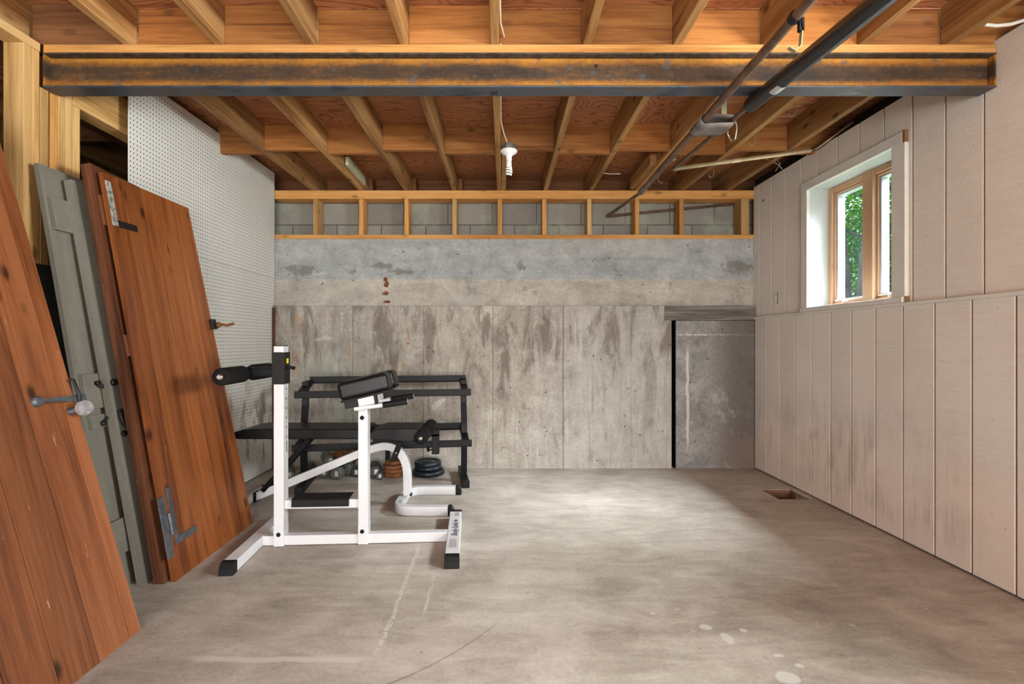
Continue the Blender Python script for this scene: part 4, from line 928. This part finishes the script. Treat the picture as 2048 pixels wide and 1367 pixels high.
# strap hook on the near pipe
sk = P3(1590, 34, 1.112); hk = thing('strap_hook', 'olive strap hook clamped on the dark copper pipe in front of the beam', 'hook', tuple(sk))
m = MB(); m.tube([sk - dirv * .012, sk + dirv * .012], .0215, 16, False); m.box(sk.x + .012, sk.x + .028, sk.y - .008, sk.y + .008, sk.z - .05, sk.z - .005); m.build('clamp', M['iron'], hk)
m = MB(); m.sweep([(sk.x + .015, sk.y, sk.z - .005), (sk.x + .022, sk.y, sk.z - .05), (sk.x + .018, sk.y, sk.z - .10), (sk.x + .0, sk.y, sk.z - .118), (sk.x - .022, sk.y, sk.z - .105)], .016, .004, (0, 1, 0)); m.build('strap', M['strap'], hk)

# ------------------------------------------------------------------ wire hooks on the joists, loose wires
def hook(X, Y, zt, L, label, flip=1):
    m = MB(); m.tube([(X, Y, zt), (X + .004 * flip, Y, zt - L * .6), (X - .008 * flip, Y, zt - L * .85), (X - .022 * flip, Y, zt - L), (X - .034 * flip, Y, zt - L * .9), (X - .034 * flip, Y, zt - L * .7)], .0028, 8)
    tag(m.build('wire_hook', M['wire']), label, 'hook', 'wire hooks screwed under the joists')
def jp(px, py): return P3(px, py, JB - EYE)
for (px, py, L, lb, fl_) in ((1590, 206, .085, 'bent wire hook under the ninth joist just behind the steel beam', 1), (1510, 267, .085, 'wire hook under the ninth joist midway, beside the blocking row', 1),
                        (1427, 338, .07, 'wire hook under the ninth joist behind the pale pipe', 1), (1386, 272, .07, 'wire hook just behind the dark copper pipe under the eighth joist', 1), (1317, 352, .06, 'white wire hook beside the far dark pipe near the back wall', -1)):
    p = jp(px, py); hook(p.x, p.y, p.z + .004, L, lb, fl_)
ch = P3(1466, 243, 1.12); m = MB(); m.tube([ch + Vector((.01, 0, .01)), ch + Vector((.02, 0, -.03)), ch + Vector((.012, 0, -.09)), ch + Vector((-.01, 0, -.10)), ch + Vector((-.03, .0, -.06)), ch + Vector((-.025, 0, -.05))], .0038, 8)
tag(m.build('wire_hook', M['wire']), 'large twisted wire hook hanging from the tape sling end', 'hook')
p = jp(1207, 346); m = MB(); m.tube([p + Vector((-.02, 0, .04)), p + Vector((-.015, 0, .005)), p + Vector((.04, 0, -.006)), p + Vector((.13, -.02, -.012))], .003, 8); tag(m.build('loose_wire', M['cable']), 'short bent wire end sticking out beside the seventh joist', 'wire')
w0 = P3(1545, 322, 1.345); m = MB(); m.tube([w0 + Vector((-.09, 0, .03)), w0 + Vector((0, 0, .0)), w0 + Vector((.05, 0, -.03)), w0 + Vector((.07, 0, -.06))], .003, 8); m.tube([w0 + Vector((.03, 0, .07)), w0 + Vector((.02, 0, .02)), w0 + Vector((.06, 0, -.02)), w0 + Vector((.02, 0, -.075))], .003, 8)
tag(m.build('loose_wire', M['wire']), 'crossed loose wires above the right wall left of the window', 'wire')
p = jp(1352, 318) + Vector((-.06, .1, .05)); m = MB(); m.tube([p, p + Vector((.05, 0, 0))], .012, 10); m.lathe([(.008, 0), (.019, 0), (.019, .012), (.008, .012)], p + Vector((.075, 0, -.01)), (0, -1, 0), 18); tag(m.build('pipe_clip', M['galv']), 'small white ring clip above the pale pipe elbow', 'clip')
# cables
m = MB(); jr = jx[4][0] + TJ + .004
m.tube([(jr, 1.2, JB + .02), (jr, 2.0, JB + .015), (jr + .002, 2.16, JB + .03), (jr + .012, 2.25, JB + .05), (jr + .018, 2.30, JB + .055)], .0045, 8); tag(m.build('power_cable', M['cable']), 'cream cable along the middle joist into a hole in the blocking above the beam', 'cable')
m = MB(); cxs = jline(4, 2.6) + TJ + .005; m.tube([(cxs, 2.30, JB + .02), (cxs, 2.75, JB + .012), (cxs + .002, 3.10, JB + .020), (cxs + .02, 3.25, JB + .012), (cxs + .048, 3.385, JB - .008)], .0045, 8); tag(m.build('power_cable', M['cable']), 'cream cable along the middle joist down to the bare bulb', 'cable')
m = MB(); m.tube([(2.05, 2.135, JB + .006), (2.10, 2.137, JB + .002), (2.16, 2.137, JB + .008), (2.30, 2.135, JB + .05)], .0075, 10); tag(m.build('power_cable', M['cablewhite']), 'white cable crossing from the last joist over the right wall top', 'cable')

# ------------------------------------------------------------------ bare bulb fixture
LX, LY = .060, 3.40; lf = thing('light_fixture', 'bare spiral bulb in a white porcelain holder on the middle joist', 'light', (LX, LY, JB - .22))
m = MB()
oc = [(LX + .046 * math.cos(PI / 8 + k * PI / 4), LY + .046 * math.sin(PI / 8 + k * PI / 4)) for k in range(8)]
m.add([(x, y, JB - .044) for x, y in oc] + [(x, y, JB - .006) for x, y in oc], [tuple(range(8)), tuple(range(15, 7, -1))] + [(k, (k + 1) % 8, (k + 1) % 8 + 8, k + 8) for k in range(8)]); m.build('junction_box', M['galv'], lf, .002)
m = MB(); m.lathe([(0, 0), (.054, 0), (.058, -.006), (.056, -.014), (.042, -.026), (.026, -.034), (.020, -.044), (.0195, -.072), (.017, -.074), (0, -.074)], (LX, LY, JB - .0445), (0, 0, 1), 28); m.build('lamp_holder', M['porcelain'], lf)
m = MB(); m.lathe([(0, 0), (.015, 0), (.0185, -.008), (.0185, -.034), (.014, -.040), (0, -.040)], (LX, LY, JB - .119), (0, 0, 1), 20); m.build('bulb_base', M['porcelain'], lf)
m = MB(); sp = []
for k in range(60):
    a = k * 2 * PI / 20; f = k / 59; r = .0155 + .003 * math.sin(f * PI); sp.append((LX + r * math.cos(a), LY + r * math.sin(a), JB - .160 - .052 * f))
m.tube(sp, .0062, 10); m.build('spiral_tube', M['porcelain'], lf)

# ------------------------------------------------------------------ outdoors beyond the window
m = MB(); m.box(2.47, 40, -30, 40, .80, .95); m.box(-30, 40, -40, -3.65, -.08, -.03); g0 = struct('ground', m, M['ground'])
def tree(X, Y, H, tr, lean, cz, R, n, leaf, bark, label, lsz=.09, tname='leafy_tree', fo=(0, 0)):
    t = thing(tname, label, 'tree', (X, Y, .95), 'trees outside the window')
    m = MB(); top = Vector((X + lean[0], Y + lean[1], .95 + H)); b = Vector((X, Y, .95)); pts = [b.lerp(top, k / 6) + Vector((random.uniform(-.04, .04), random.uniform(-.04, .04), 0)) for k in range(7)]
    m.tube(pts, [tr * (1 - .09 * k) for k in range(7)], 12)
    for k in range(5):
        p = b.lerp(top, random.uniform(.35, .9)); a = random.uniform(0, 2 * PI); m.tube([p, p + Vector((math.cos(a) * R * .5, math.sin(a) * R * .5, R * .3))], [tr * .35, tr * .12], 7)
    m.build('trunk', M[bark], t)
    m = MB(); cl = [(random.gauss(0, .5), random.gauss(0, .5), random.uniform(-1, 1), random.random()) for _ in range(22)]
    for k in range(int(n * 1.9)):
        c = random.choice(cl); s = R * .42
        p = Vector((X + fo[0] + lean[0] * .6 + c[0] * R + random.gauss(0, s * .6), Y + fo[1] + lean[1] * .6 + c[1] * R + random.gauss(0, s * .6), cz + c[2] * R * .85 + random.gauss(0, s * .5)))
        if p.z < 1.0 or False: p.z = 1.0 + random.random() * .4
        u = Vector((random.gauss(0, 1), random.gauss(0, 1), random.gauss(0, .6))).normalized(); w = u.orthogonal().normalized(); w = (w + u.cross(w) * random.gauss(0, 1)).normalized()
        L = lsz * random.uniform(.4, .85)
        m.add([p, p + u * L * .5 + w * L * .28, p + u * L, p + u * L * .5 - w * L * .28], [(0, 1, 2, 3)], tint=min(1, max(0, c[3] * .7 + random.random() * .3)))
    o = m.build('foliage', M[leaf], t); o['kind'] = 'stuff'
tree(5.25, 7.45, 4.2, .065, (.30, -.1), 3.1, 1.4, 3200, 'leaf', 'bark', 'slim dark leaning tree trunk with bright green leaves, centre of the left pane', .10, fo=(.9, 1.6))
tree(5.62, 8.32, 5.5, .13, (-.05, .1), 4.0, 1.5, 1800, 'leaf', 'barkpale', 'thick pale grey trunk at the left edge of the left window pane', .10)
tree(8.6, 11.6, 5.5, .12, (.2, .2), 3.6, 2.3, 3800, 'leaf', 'bark', 'bright leafy tree farther off behind the slim trunk', .17)
tree(6.5, 8.4, 3.0, .06, (.1, .0), 2.0, 1.1, 2600, 'leafdark', 'bark', 'blue green bush below the slim trunk outside the window', .09, 'leafy_bush')
tree(6.6, 8.3, 4.5, .08, (.1, .1), 3.2, 1.2, 3000, 'leafdark', 'bark', 'blue green foliage filling the narrow right window pane', .09)
tree(10.5, 13.0, 7, .15, (.2, .2), 3.4, 3.2, 4200, 'leaf', 'bark', 'farthest broad green tree outside the window', .24)
tree(12.5, 15.5, 7, .15, (.2, .2), 3.0, 3.6, 4000, 'leafdark', 'bark', 'distant dark green tree behind the others', .28)

# ------------------------------------------------------------------ light
w = bpy.data.worlds.new('World'); S.world = w; w.use_nodes = True
bg = w.node_tree.nodes['Background']; bg.inputs[0].default_value = (.86, .93, 1.0, 1); bg.inputs[1].default_value = 1.5
def area(name, loc, rot, sx, sy, en, col):
    l = bpy.data.lights.new(name, 'AREA'); l.shape = 'RECTANGLE'; l.size = sx; l.size_y = sy; l.energy = en; l.color = col
    o = bpy.data.objects.new(name, l); C.objects.link(o); o.location = loc; o.rotation_euler = rot; return o
sun = bpy.data.lights.new('sun', 'SUN'); sun.energy = 1.6; sun.angle = math.radians(1); so = bpy.data.objects.new('sun', sun); C.objects.link(so)
so.rotation_euler = Vector((.55, -.12, -.80)).to_track_quat('-Z', 'Y').to_euler()
area('fill_rear', (.1, -3.68, 1.15), (PI / 2, 0, 0), 3.9, 2.1, 120, (1, .98, .95))  # unseen fill lamp added behind the camera
area('fill_rear_up', (.1, -3.68, .5), Vector((0, 1, .75)).to_track_quat('-Z', 'Y').to_euler(), 3.8, .9, 90, (1, .97, .92))  # second added fill, tilted up to brighten the ceiling
def sky_patch(name, y, en):      # open sky high outside a window
    p = Vector((5.4, y, 5.0)); d = Vector((2.35, y + .0, 1.78)) - p
    l = area(name, p, d.to_track_quat('-Z', 'Y').to_euler(), 3.4, 3.0, en, (.97, .99, 1.0)); l.data.spread = 1.45
sky_patch('daylight_window_1', 3.0, 850); sky_patch('daylight_window_2', .9, 480)
area('ground_glow_window_2', (2.56, (W2Y0 + W2Y1) / 2, 1.62), Vector((-1, .0, .22)).to_track_quat('-Z', 'Y').to_euler(), 1.05, .55, 135, (1, .98, .95))

# ------------------------------------------------------------------ camera and colour
cam = bpy.data.cameras.new('Camera'); co = bpy.data.objects.new('Camera', cam); C.objects.link(co)
co.location = (0, 0, EYE); co.rotation_euler = (PI / 2, 0, 0)
cam.sensor_width = 36; cam.lens = F_PX / 2048 * 36; cam.shift_x = (1024 - VX) / 2048; cam.shift_y = (VY - 683.5) / 2048; cam.clip_start = .02
S.camera = co
S.view_settings.view_transform = 'Standard'; S.view_settings.look = 'None'; S.view_settings.gamma = 1; S.view_settings.use_curve_mapping = False
S.view_settings.exposure = .84
for o in bpy.data.objects:
    if 'local' in o: del o['local']
